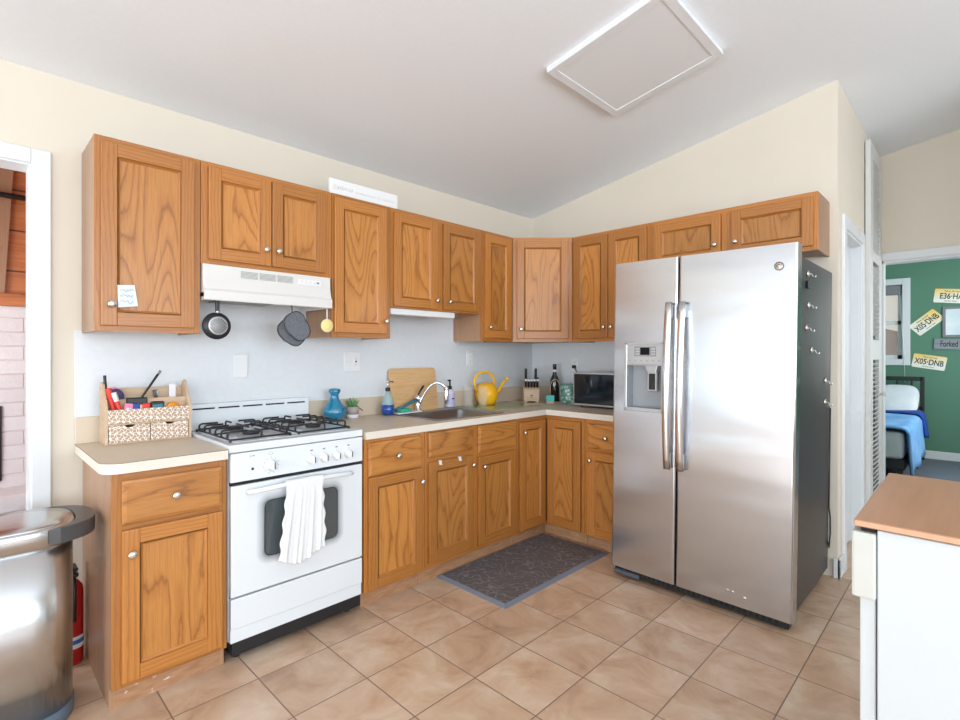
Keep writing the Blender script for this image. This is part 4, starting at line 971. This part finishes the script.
b = MB(); b.prism([(-.034, .047), (.026, .052), (.038, -.036), (-.032, -.046)], -.0008, 0, mat('note_paper', (.74, .80, .86), .7), 'y'); b.build('paper', t)
b = MB(); rnd = random.Random(3)
for j, zz in enumerate((.028, .004, -.022)):
    x = -.024; p = []
    while x < .024: p.append((x, -.0012, zz+rnd.uniform(-.007, .008))); x += .0035
    b.tube(p, .0009, mat('note_ink', (.10, .22, .42), .6), 4)
b.build('handwriting', t)

# ------------------------------------------------------------------ electrical plates
def wallplate(loc, rz, w, h, label, kind):
    t = thing('outlet_plate' if kind != 'blank' else 'blank_plate', label, 'outlet' if kind != 'switch' else 'switch', loc, rz)
    b = MB(); b.box(-w/2, w/2, -.006, 0, -h/2, h/2, 'white_plastic', .002); b.build('cover', t)
    if kind in ('duplex', 'switchoutlet'):
        xs_ = [0] if kind == 'duplex' else [w*.22]
        for x in xs_:
            b = MB(); b.box(x-.015, x+.015, -.0075, -.005, -.034, .034, 'label_white', .003)
            for z in (-.018, .018):
                b.box(x-.006, x-.0045, -.0079, -.007, z-.003, z+.005, 'ink'); b.box(x+.0045, x+.006, -.0079, -.007, z-.003, z+.005, 'ink')
            b.build('receptacle', t)
    if kind == 'switchoutlet':
        b = MB(); b.box(-w*.22-.005, -w*.22+.005, -.014, -.005, -.006, .010, 'label_white', .001); b.build('toggle', t)
        b = MB(); b.box(w*.22-.005, w*.22+.005, -.0085, -.006, -.004, .008, 'ink'); b.build('test_button', t)
    if kind == 'blank':
        b = MB()
        for z in (-.04, .04): b.cyl((0, -.0075, z), .003, .002, 'label_white', 'y', 10)
        b.build('screw', t)
    return t
wallplate((-2.538, -.0045, 1.249), 0, .072, .125, 'blank white wall plate on the wall behind the stove', 'blank')
wallplate((-1.849, -.0045, 1.264), 0, .118, .125, 'double white plate with switch and outlet right of the stove', 'switchoutlet')
wallplate((-.795, -.0045, 1.278), 0, .072, .118, 'white outlet plate on the wall above the watering can', 'duplex')
wallplate((-.0045, -.462, 1.225), -PI/2, .072, .118, 'white outlet plate above the microwave cord near the corner', 'duplex')
# ------------------------------------------------------------------ ceiling panel
t = thing('ceiling_light', 'large flat white square light panel on the sloped ceiling', 'ceiling light', (-1.213, -1.63, cz(-1.63)), 0)
t.rotation_euler = (-math.atan(SL), 0, 0)
b = MB(); w, h = .327, .315
for x0, x1, y0, y1 in ((-w, w, -h, -h+.04), (-w, w, h-.04, h), (-w, -w+.04, -h+.04, h-.04), (w-.04, w, -h+.04, h-.04)): b.box(x0, x1, y0, y1, -.030, -.0005, 'diffuser', 0)
b.build('frame', t)
b = MB(); b.box(-w+.04, w-.04, -h+.04, h-.04, -.026, -.0005, 'diffuser'); b.build('diffuser', t)

# ------------------------------------------------------------------ floor mat
t = thing('floor_mat', 'dark grey rubber anti-fatigue mat with leaf relief on the floor by the sink', 'mat', (-1.13, -.862, 0), .0)
b = MB(); bm = bmesh.new(); a_, c_ = .512, .272
A = [(-a_, -c_), (a_, -c_), (a_, c_), (-a_, c_)]; pr_ = [(0, 0), (0, .003), (.022, .0125)]
rings = [[bm.verts.new((px-math.copysign(o, px), py-math.copysign(o, py), z)) for px, py in A] for o, z in pr_]
for r1, r2 in zip(rings, rings[1:]):
    for k in range(4): bm.faces.new((r1[k], r1[(k+1) % 4], r2[(k+1) % 4], r2[k]))
bm.faces.new(rings[0][::-1]); bm.faces.new(rings[-1]); bmesh.ops.recalc_face_normals(bm, faces=bm.faces[:]); b.merge(bm, 'rubber_rim'); b.build('rim', t)
b = MB(); b.box(-a_+.026, a_-.026, -c_+.026, c_-.026, .008, .0135, 'rubber'); b.build('field', t)

# ------------------------------------------------------------------ island
t = thing('kitchen_island', 'white kitchen island with reddish wood top at the right foreground', 'island', (0, 0, 0))
ix0, ix1, iy1, iy0 = -2.03, -1.33, -2.648, -3.55
b = MB(); b.box(ix0, ix1, iy0, iy1, .882, .899, 'island_top', .0025)
ei = b.mi('island_edge')
for f in b.bm.faces:
    f.normal_update()
    if abs(f.normal.z) < .5: f.material_index = ei
b.build('top', t)
b = MB(); b.box(ix0+.012, ix1-.03, iy0+.04, -2.694, .02, .878, 'island_white', .002); b.build('body', t)
for x in (ix0+.020, ix1-.06):
    b = MB(); b.box(x, x+.03, -2.690, -2.658, 0, .87, 'island_white', .002); b.build('corner_post', t)
b = MB(); b.box(ix0+.006, ix1-.04, -2.692, -2.6425, .703, .868, 'island_cream', .006, 2); b.build('drop_leaf', t)
b = MB(); b.box(ix0+.02, ix1-.05, -2.69, -2.66, .868, .882, 'dark_gap'); b.build('top_gap', t)

# ------------------------------------------------------------------ trash can and extinguisher
tx, ty = -3.505, -.405
t = thing('trash_can', 'stainless step trash can standing left of the left base cabinet', 'trash can', (tx, ty, 0)); t.scale = (1, 1, 1.065)
def dring(sx_, sy_, n=40, e=.75):
    o = []
    for k in range(n):
        a = 2*PI*k/n; c_, s_ = math.cos(a), math.sin(a)
        if c_ > 0: c_ = c_**.55; 
        o.append((sx_*c_, sy_*math.copysign(abs(s_)**.8, s_)))
    return o
def loft(b, specs, m, capb=True, capt=True, smooth=True):
    bm = bmesh.new(); rings = [[bm.verts.new((x, y, z)) for x, y in dring(a, c)] for a, c, z in specs]; n = len(rings[0])
    for r1, r2 in zip(rings, rings[1:]):
        for k in range(n): bm.faces.new((r1[k], r1[(k+1) % n], r2[(k+1) % n], r2[k]))
    if capb: bm.faces.new(rings[0][::-1])
    if capt: bm.faces.new(rings[-1])
    bmesh.ops.recalc_face_normals(bm, faces=bm.faces[:]); b.merge(bm, m, smooth)
b = MB(); loft(b, [(.198, .168, .045), (.198, .168, .600)], 'steel_can'); b.build('body', t)
b = MB(); loft(b, [(.198, .168, 0), (.202, .172, .004), (.202, .172, .045), (.196, .166, .05)], mat('can_base', (.10, .14, .18), .4)); b.build('base_ring', t)
b = MB(); loft(b, [(.196, .166, .600), (.204, .174, .604), (.204, .174, .655), (.200, .170, .664)], 'steel_can'); 
b.build('lid_band', t)
b = MB(); loft(b, [(.192, .164, .662), (.186, .158, .668), (.12, .10, .6715), (.04, .03, .672)], M['chrome_soft'] if 'chrome_soft' in M else 'steel_can'); b.build('lid', t)
M['can_dark'] = mat('can_collar', (.07, .07, .072), .3)
b = MB()
def arc_(sx_, sy_, o=0):
    r_ = []
    for k in range(-9, 10):
        a = k*PI/18*.78; c_, s_ = math.cos(a), math.sin(a); r_.append((sx_*c_**.55+o, sy_*math.copysign(abs(s_)**.8, s_)))
    return r_
pts_o = arc_(.266, .182); pts_i = arc_(.2055, .1755)[::-1]
b.prism(pts_o+pts_i, .610, .663, 'can_dark', 'z', .004); b.build('hinge_collar', t)
b = MB(); b.box(-.28, -.19, -.05, .05, .012, .028, 'can_dark', .005); b.build('pedal', t)
t = thing('fire_extinguisher', 'small red fire extinguisher on the floor between trash can and cabinet', 'fire extinguisher', (-3.270, -.115, 0))
red = mat('extinguisher_red', (.50, .01, .012), .25, Coat_Weight=.6)
b = MB(); b.lathe([(.034, 0), (.038, .006), (.038, .30), (.034, .325), (.022, .345), (.014, .352)], red); b.build('cylinder', t)
b = MB(); b.lathe([(.0385, .07), (.0385, .12)], 'label_white', cap=False); b.lathe([(.0386, .088), (.0386, .106)], mat('label_blue', (.05, .15, .5), .5), cap=False); b.build('label_band', t)
b = MB(); b.lathe([(.013, .35), (.013, .38)], 'nickel'); b.box(-.014, .014, -.06, .02, .378, .395, 'black', .004); b.box(-.012, .012, -.065, .015, .405, .418, 'black', .004, mtx=None); b.box(-.008, .008, .0, .02, .39, .41, 'black'); b.build('valve', t)
b = MB(); b.tube([(.0, -.02, .37), (-.0, -.05, .35), (-.0, -.052, .26), (-.0, -.046, .19)], .008, 'black'); b.build('hose', t)

# ------------------------------------------------------------------ desk organizer with its contents
og = thing('desk_organizer', 'carved whitewashed wooden organizer with two small drawers on the left countertop', 'organizer', (-3.166, -.172, CT+.0005), .0)
ow, od, oh = .30, .13, .175   # local x 0..ow, y 0..od (back)
og.scale = (1.130, 1.0, 1.47)
for x in (0, ow-.010):
    b = MB(); pts = [(0, 0), (od, 0), (od, .150)]+[(od-.03-.03*math.cos(a)+.0, .150+.030*math.sin(a)) for a in [k*PI/8 for k in range(9)]][::1][0:0]+[(od-.004, .165), (od-.016, .180), (od-.035, .186), (od-.055, .180), (od-.068, .165), (.02, .125), (0, .105)]
    b.prism(pts, x, x+.010, 'pine', 'x', .0012); b.build('side_panel', og)
b = MB(); b.box(.010, ow-.010, 0, .007, .062, .104, 'lattice'); b.build('front_panel', og)
b = MB(); b.box(.010, ow-.010, .06, .066, .062, .132, 'pine'); b.box(.010, ow-.010, od-.007, od, .0, .165, 'pine'); b.box(.010, ow-.010, 0, od-.007, .058, .063, 'pine'); b.box(.010, ow-.010, 0.004, od-.007, .0, .004, 'pine'); b.build('shelf', og)
for x in (.012, ow/2+.001):
    b = MB(); b.prism([(x, .005), (x+ow/2-.014, .005), (x+ow/2-.014, .057), (x+.085, .057), (x+.078, .050), (x+.058, .050), (x+.050, .057), (x, .057)], -.002, .006, 'lattice', 'y'); b.box(x+.002, x+ow/2-.016, .006, .11, .006, .045, 'pine'); b.build('drawer', og)
def on_org(name, label, cat, mbs, x, y, z, rot_e=(0, 0, 0)):
    mw = og.matrix_basis if False else Matrix.Translation(og.location) @ Matrix.Diagonal((1.130, 1.0, 1.47, 1))
    p = mw @ Vector((x, y, z))
    if len(mbs) == 1:
        o = mbs[0][1].build(name); tag(o, label, cat)
    else:
        o = thing(name, label, cat)
        for n_, b_ in mbs: b_.build(n_, o)
    o.location = p; o.rotation_euler = rot_e; o.scale = (1.25, 1.1, 1.62); return o
def cm(n, c, r_=.5): return mat(n, srgb(*c), r_)
cRed, cBlk, cBlu, cPnk, cOrg, cTeal, cPur = cm('red_plastic', (225, 60, 45)), M['black'], cm('blue_plastic', (35, 70, 150)), cm('pink_plastic', (240, 130, 165)), cm('orange_plastic', (235, 150, 30)), cm('teal_plastic', (60, 130, 150)), cm('violet_plastic', (70, 65, 110))
ZF = .0635; 
def pen(c, tip, L=.13, r_=.0042):
    a = MB(); a.cyl((0, 0, 0), r_, L*.7, c, seg=10); t_ = MB(); t_.cyl((0, 0, L*.7), r_*1.15, L*.3, tip, seg=10); return [('barrel', a), ('cap', t_)]
on_org('marker', 'red marker leaning at the left end of the organizer', 'marker', pen(cRed, cRed, .095, .008), .040, .036, ZF+.002, (.0, -.18, 0))
on_org('marker', 'red and white marker leaning beside the pure red one in the organizer', 'marker', pen(cRed, M['label_white'], .085, .007), .064, .022, ZF+.002, (.0, -.28, 0))
on_org('pen', 'black pen standing in the left rear corner of the organizer', 'pen', pen(cBlk, cBlk, .13), .020, .085, ZF, (0, -.05, 0))
b = MB(); b.lathe([(.012, -.006), (.024, -.006), (.024, .006), (.012, .006)], cPur, (0, 0, 0), 26, 'y', cap=False); b.lathe([(.012, .006), (.012, -.006)], cPur, (0, 0, 0), 26, 'y', cap=False)
on_org('tape_roll', 'dark violet tape roll standing in the left rear of the organizer', 'tape roll', [('r', b)], .048, .082, .119+.019)
b = MB(); b.sphere((0, 0, 0), .011, cPnk); b.cyl((0, 0, -.09), .003, .085, cPnk, seg=8)
on_org('pencil_topper', 'pink ball-topped pencil rising above the tape roll', 'pencil', [('r', b)], .045, .098, .1575)
b = MB(); b.sphere((0, 0, 0), .008, cm('lime_plastic', (190, 225, 90))); b.cyl((0, 0, -.09), .003, .085, cm('lime_stick', (190, 225, 90)), seg=8)
on_org('pencil_topper', 'lime ball-topped pencil at the left of the organizer', 'pencil', [('r', b)], .028, .098, .155)
b = MB(); b.box(-.015, .015, -.010, .010, 0, .052, cPnk, .006, 2); b.box(-.008, .008, -.0115, -.009, .02, .04, 'label_white', .001)
on_org('pink_pouch', 'pink and white packet in the front of the organizer', 'packet', [('r', b)], .075, .030, ZF, (0, .1, 0))
b = MB(); b.box(-.012, .012, -.008, .008, 0, .050, cBlu, .004, 2); on_org('blue_packet', 'dark blue packet in the front row of the organizer', 'packet', [('r', b)], .104, .028, ZF)
b = MB(); b.box(-.033, .033, -.005, .005, 0, .066, 'black', .003); on_org('black_case', 'wide black case upright behind the blue packet in the organizer', 'case', [('r', b)], .112, .048, ZF)
b = MB(); b.box(-.013, .013, -.008, .008, 0, .050, cRed, .004); b.box(-.02, -.013, -.006, .006, 0, .047, cm('beige_plastic', (220, 190, 160)), .002); on_org('lighter', 'red lighter with beige side in the front row of the organizer', 'lighter', [('r', b)], .140, .026, ZF)
b = MB(); b.box(-.022, .022, -.006, .006, 0, .053, 'black', .003); b.box(-.016, .016, -.0068, -.005, .02, .044, cTeal); on_org('small_device', 'small black device with grey-blue screen in the organizer', 'device', [('r', b)], .180, .030, ZF)
b = MB(); b.lathe([(.014, -.007), (.030, -.007), (.030, .007), (.014, .007)], cOrg, (0, 0, 0), 26, 'y', cap=False); on_org('tape_roll', 'orange tape roll in the right part of the organizer', 'tape roll', [('r', b)], .238, .034, ZF+.020, (0, 0, .15))
b = MB(); b.lathe([(.015, -.006), (.029, -.006), (.029, .006), (.015, .006)], cm('clear_tape', (215, 200, 180)), (0, 0, 0), 26, 'y', cap=False); on_org('tape_roll', 'pale tape roll left of the orange one in the organizer', 'tape roll', [('r', b)], .200, .046, ZF+.020, (0, 0, .1))
b = MB(); b.box(-.012, .012, -.004, .004, 0, .10, 'label_white', .003); on_org('glue_stick', 'white bottle with lilac cap at the right rear of the organizer', 'bottle', [('r', b)], .250, .095, ZF)
on_org('paint_brush', 'dark wooden stick leaning high out of the middle of the organizer', 'brush', [('handle', (lambda m_: (m_.tube([(0, 0, 0), (0, 0, .09), (0, 0, .155)], .003, M['iron'], 8, rr=[.003, .004, .0045]), m_)[1])(MB())), ('tip', (lambda m_: (m_.tube([(0, 0, .150), (0, 0, .162)], .0048, M['grey_ink'], 8), m_)[1])(MB()))], .082, .085, .066, (0, .55, 0))
for k, (x, c) in enumerate(((.165, (200, 205, 200)), (.185, (120, 130, 125)), (.200, (90, 80, 80)))):
    on_org('pen', ['silver pen in the rear slot of the organizer', 'grey-green pen in the rear slot of the organizer', 'dark brown pen in the rear slot of the organizer'][k], 'pen', pen(cm('pen_%d' % k, c), cm('pencap_%d' % k, c), .085), x, .095, ZF, (0, .25-.2*k, 0))

# ------------------------------------------------------------------ counter items
Z = CT+.0005
M['blue_glass'] = mat('turquoise_glass', (.0, .28, .50), .06, Transmission_Weight=.35, Coat_Weight=1)
t = thing('blue_vase', 'turquoise glass vase with pinched neck beside the stove', 'vase', (-2.028, -.103, Z)); t.scale = (1.25, 1.25, 1.15)
b = MB(); b.lathe([(.030, 0), (.036, .002), (.034, .010), (.052, .030), (.056, .045), (.050, .065), (.032, .095), (.021, .115), (.019, .135), (.024, .143), (.029, .152), (.027, .163), (.020, .166), (.016, .155)], 'blue_glass', seg=32); b.build('body', t)
t = thing('potted_succulent', 'small succulent in a grey and white pot right of the turquoise vase', 'plant', (-1.888, -.075, Z)); t.scale = (1.35, 1.35, 1.3)
b = MB(); b.lathe([(.024, 0), (.026, .002), (.0275, .018)], 'label_white'); b.build('saucer_base', t)
b = MB(); b.lathe([(.0275, .018), (.030, .055), (.027, .055), (.026, .046)], cm('taupe_pot', (175, 162, 155), .7)); b.lathe([(.001, .047), (.026, .047)], 'ink'); b.build('pot', t)
b = MB(); rnd = random.Random(5)
for k in range(16):
    a = k*2.4; r_ = .004+.012*(k/16); L_ = .055-.02*(k/16)
    b.tube([(r_*math.cos(a), r_*math.sin(a), .045), (r_*1.5*math.cos(a), r_*1.5*math.sin(a), .045+L_*.6), ((r_*1.5+.012*k/16+.003)*math.cos(a), (r_*1.5+.012*k/16+.003)*math.sin(a), .045+L_)], .004, cm('succulent_green', (105, 150, 95), .6) if k == 0 else bpy.data.materials['succulent_green'], 6, rr=[.005, .0045, .0006])
b.build('leaves', t)
b = MB(); b.tube([(.028, -.004, .048), (.042, -.004, .040), (.052, -.004, .030)], .0025, cm('brown_twig', (140, 80, 60)), 5); b.build('twig', t)

M['bottle_teal'] = mat('teal_glass', (.42, .62, .64), .05, Alpha=.55)
M['liquid_blue'] = mat('blue_liquid', (.01, .06, .30), .1, Coat_Weight=.5)
t = thing('soap_dispenser', 'pale teal bottle half full of blue soap left of the sink', 'soap bottle', (-1.652, -.118, CT+.0056)); t.scale = (1.15, 1.15, 1.25)
b = MB(); b.lathe([(.028, .0), (.034, .004), (.037, .025), (.036, .05), (.032, .07), (.024, .092), (.012, .110), (.011, .122)], 'bottle_teal', seg=28); b.build('bottle', t)
b = MB(); b.lathe([(.0288, .0004), (.0352, .004), (.0380, .025), (.0370, .052), (.001, .053)], 'liquid_blue', seg=28); b.build('liquid', t)
b = MB(); b.lathe([(.014, .122), (.014, .140)], 'black'); b.cyl((0, 0, .14), .004, .03, 'nickel', seg=10); b.tube([(-.008, 0, .171), (.0, 0, .173), (.03, -.01, .170)], .005, 'nickel', 8); b.build('pump', t)
t = thing('soap_dispenser', 'clear soap bottle with black pump and lilac label behind the sink', 'soap bottle', (-1.055, -.062, CT+.0058)); t.scale = (1.1, 1.1, 1.2)
b = MB(); b.lathe([(.028, 0), (.031, .003), (.031, .098), (.024, .108), (.012, .112)], cm('bottle_pale', (205, 205, 220), .2), seg=28); b.build('bottle', t)
b = MB(); b.lathe([(.0315, .022), (.0315, .082)], cm('lilac_label', (190, 185, 225), .5), seg=28, cap=False); b.box(-.012, .012, -.0325, -.030, .05, .056, 'ink'); b.build('label_band', t)
b = MB(); b.lathe([(.014, .112), (.014, .128), (.006, .132), (.005, .165)], 'black'); b.box(-.02, .008, -.005, .005, .160, .170, 'black', .002); b.build('pump', t)

b = MB(); b.prism(rr_(-.202, .202, 0, .30, .025), -.009, .009, 'bamboo', 'y', .002, mtx=rot('X', -.12))
o = b.build('cutting_board', None, (-1.382, -.066, Z+.0022)); tag(o, 'bamboo cutting board leaning on the wall behind the faucet', 'cutting board')
t = thing('dish_tray', 'white tray on the sink edge holding green sponge and brush', 'tray', (-1.50, -.125, CT+.006), .1)
b = MB(); b.prism(rr_(-.11, .11, -.045, .045, .02), 0, .006, 'label_white', 'z', .001); b.build('tray', t)
b = MB(); b.box(-.05, .045, -.028, .022, 0, .022, cm('green_sponge', (55, 175, 140), .8), .005, 2); o = b.build('sponge', None, (-1.525, -.125, CT+.0125), .15); tag(o, 'green sponge lying on the white tray beside the faucet', 'sponge')
t = thing('dish_brush', 'teal long-handled brush propped from the tray toward the faucet', 'brush', (-1.595, -.112, CT+.017))
b = MB(); b.tube([(0, 0, 0.01), (.07, -.005, .03), (.15, -.01, .062), (.20, -.012, .078)], .012, cm('teal_handle', (40, 110, 125), .4), 8, rr=[.008, .010, .013, .008]); b.build('handle', t)
b = MB(); b.box(-.03, .012, -.014, .014, 0, .018, cm('brush_bristle', (45, 70, 90), .8), .003); b.build('head', t)
# glass mat, glasses, watering can
b = MB(); b.prism([(-.99, -.18), (-.70, -.60), (-.36, -.36), (-.62, -.06), (-1.0+.03, -.06)][0:0] or [(-.975, -.045), (-.40, -.045), (-.40, -.42), (-.975, -.42)], 0, .005, cm('sage_glass', (150, 165, 125), .15), 'z', .001)
o = b.build('counter_mat', None, (0, 0, Z)); tag(o, 'sage green glass board lying on the counter right of the sink', 'cutting board')
g0 = None
for x, y, lab in ((-.898, -.095, 'empty drinking glass by the watering can, left of the two'), (-.852, -.205, 'empty drinking glass in front of the watering can, right of the two')):
    if g0 is None:
        b = MB(); b.lathe([(.030, 0), (.0315, .002), (.041, .150), (.0395, .150), (.0302, .008), (.001, .007)], 'glass', seg=32); g0 = b.build('drinking_glass', None, (x, y, Z+.0055)); tag(g0, lab, 'glass', 'drinking glasses on the green board')
    else:
        c = g0.copy(); COL.objects.link(c); c.location = (x, y, Z+.0055); c['label'] = lab
yel = mat('yellow_plastic', srgb(250, 185, 20), .35)
t = thing('watering_can', 'bright yellow watering can with looped handle in the counter corner', 'watering can', (-.725, -.125, Z+.0055), -.35); t.scale = (1.18, 1.18, 1.12)
b = MB(); b.lathe([(.048, 0), (.056, .006), (.074, .045), (.076, .08), (.068, .115), (.052, .140), (.036, .150), (.030, .152)], yel, seg=32); b.build('body', t)
b = MB(); b.tube([(.055, 0, .075), (.090, 0, .095), (.125, 0, .150), (.150, 0, .172)], .01, yel, 10, rr=[.018, .013, .009, .008]); b.lathe([(.008, 0), (.016, .012), (.015, .014)], yel, (0, 0, 0), 14, 'z', mtx=rot('Y', .95, (.147, 0, .170))); b.build('spout', t)
b = MB(); b.tube([(-.066+.0, 0, .085)]+[(-.018-.075*math.cos(a)*1.0, 0, .150+.078*math.sin(a)) for a in [k*PI*.93/12 for k in range(13)]]+[(.048, 0, .142)], .0085, yel, 10); b.build('handle', t)
# knife block
t = thing('knife_block', 'light wooden knife block full of black-handled knives in the corner', 'knife block', (-.275, -.205, Z), -.80); t.scale = (1.15, 1.15, 1.15)
b = MB(); b.prism([(-.05, .0), (.06, .0), (.06, .16), (.02, .165), (-.05, .085)], -.052, .052, 'pine', 'x', .002) if False else b.prism([(-.055, .010), (.065, .010), (.065, .145), (.035, .155), (-.055, .095)], -.055, .055, 'pine', 'x', .003)
b.box(-.05, -.03, -.05, .06, 0, .012, 'pine'); b.box(.03, .05, -.05, .06, 0, .012, 'pine'); b.build('block', t)
b = MB(); b.box(-.006, -.002, -.0558, -.0545, .042, .056, 'ink'); b.box(.002, .006, -.0558, -.0545, .042, .056, 'ink'); b.box(-.008, .008, -.0558, -.0545, .050, .053, 'ink'); b.box(-.01, .01, -.0558, -.0545, .034, .0355, 'ink'); b.build('mark', t)
def knife(x, y, z, L, tilt, label, r_=.008, steel_cap=False, g='knives in the block'):
    # world placement from block frame
    mw = Matrix.Translation(t.location) @ Matrix.Rotation(-.80, 4, 'Z') @ Matrix.Scale(1.15, 4)
    p = mw @ Vector((x, y, z)); k = thing('kitchen_knife', label, 'knife', p, -.80, g); k.rotation_euler = (tilt, 0, -.80); k.scale = (1.12, 1.12, 1.25)
    b = MB(); b.box(-r_*.8, r_*.8, -r_*1.2, r_*1.2, .0, L, 'black', r_*.5, 2); b.build('handle', k)
    if steel_cap: b = MB(); b.sphere((0, 0, L+.001), r_*1.15, 'label_white', (1, 1.2, .8)); b.build('end_cap', k)
    return k
for i, x in enumerate((-.042, -.021, 0, .021)): knife(x, -.040, .112, .050, .50, ['leftmost steak knife with silver cap in the front row', 'steak knife with silver cap, second from left in the front row', 'steak knife with silver cap, third from left in the front row', 'steak knife with silver cap, fourth from left in the front row'][i], .009, True)
knife(.042, -.040, .112, .050, .50, 'steak knife with silver cap at the right end of the front row', .009, True)
knife(-.036, .020, .148, .088, .16, 'tall black knife handle at the left rear of the block', .012); knife(.036, .020, .148, .088, .16, 'tall black knife handle at the right rear of the block', .012)
knife(-.040, -.008, .132, .045, .32, 'short black knife handle left of the middle row', .010); knife(.046, -.008, .132, .045, .32, 'short black knife handle right of the middle row', .010)
# wine bottle, teal box, tin, cord, microwave
t = thing('wine_bottle', 'dark wine bottle with white neck band behind the small teal box', 'bottle', (-.105, -.325, Z)); t.scale = (1.1, 1.1, 1.1)
dg = mat('dark_bottle', (.012, .015, .012), .08, Coat_Weight=1)
b = MB(); b.lathe([(.034, 0), (.037, .004), (.037, .15), (.033, .175), (.018, .205), (.0145, .22), (.0145, .27), (.016, .272), (.016, .285), (.012, .287)], dg, seg=28); b.build('glass_body', t)
b = MB(); b.lathe([(.0152, .228), (.0152, .245)], 'label_white', cap=False); b.build('label_band', t)
b = MB(); b.box(-.042, .042, -.02, .02, 0, .006, 'pine'); o = b.build('wire_caddy', None, (-.165, -.372, Z), -.8); b = MB(); b.tube([(-.04, 0, .004), (-.04, 0, .12)]+[(.04*math.cos(a), -.0, .12+.07*math.sin(a)) for a in [PI-k*PI/12 for k in range(13)]]+[(.04, 0, .004)], .003, cm('tan_handle', (205, 180, 150)), 6); b.build('handle', o); tag(o, 'small tan wire-handled caddy between the teal box and the tin', 'caddy')
b = MB(); b.box(-.033, .033, -.022, .022, .018, .066, cm('teal_box', (80, 195, 185), .5), .003); b.box(-.030, .030, -.020, .020, 0, .018, 'pine', .001); o = b.build('sponge_holder', None, (-.265, -.395, Z), -.85); tag(o, 'small teal box with wooden base beside the knife block', 'box')
def checks():
    m = mat('mint_tin_pattern', (.4, .5, .45), .3); v = N(m, 'ShaderNodeTexVoronoi'); v.inputs['Scale'].default_value = 55; Lk(m, mapped(m, rnd=False).outputs[0], v.inputs['Vector'])
    r = ramp(m, [(.2, srgb(200, 222, 215)), (.5, srgb(120, 160, 148)), (.8, srgb(85, 125, 115))]); Lk(m, v.outputs['Distance'], r.inputs[0]); Lk(m, r.outputs[0], BS(m).inputs['Base Color']); return m
t = thing('patterned_canister', 'mint green mottled canister left of the microwave', 'canister', (-.15, -.505, Z)); t.scale = (1.35, 1.35, 1.2)
b = MB(); b.lathe([(.052, 0), (.056, .004), (.058, .120), (.054, .124)], checks(), seg=32); b.build('body', t)
b = MB(); b.lathe([(.059, .118), (.060, .127), (.055, .131), (.01, .132)], cm('mint_lid', (110, 150, 138), .4), seg=32); b.build('lid', t)
mwv = thing('microwave', 'black glass fronted microwave on the counter left of the refrigerator', 'microwave', (-.335, -.668, Z), -PI/2)
b = MB(); b.box(0, .45, .012, .30, .012, .262, M['disp'], .004)
for x in (.04, .41):
    for y in (.05, .26): b.cyl((x, y, 0), .012, .013, 'black', seg=12)
b.build('body', mwv)
b = MB(); b.box(0, .45, -.006, .012, .014, .262, 'disp', .003); b.box(.010, .375, -.0085, -.005, .028, .250, 'darkglass', .002); b.box(.377, .442, -.0075, -.005, .028, .250, 'black', .001); b.build('door', mwv)
b = MB(); b.tube([(-.012, -.462, 1.207), (-.030, -.470, 1.200), (-.034, -.50, 1.16), (-.045, -.55, 1.10), (-.03, -.62, 1.04)], .004, 'black', 6); b.box(-.034, -.0125, -.478, -.446, 1.195, 1.222, 'black', .003); tag(b.build('appliance_cord'), 'black plug and cord in the outlet above the microwave', 'cord')
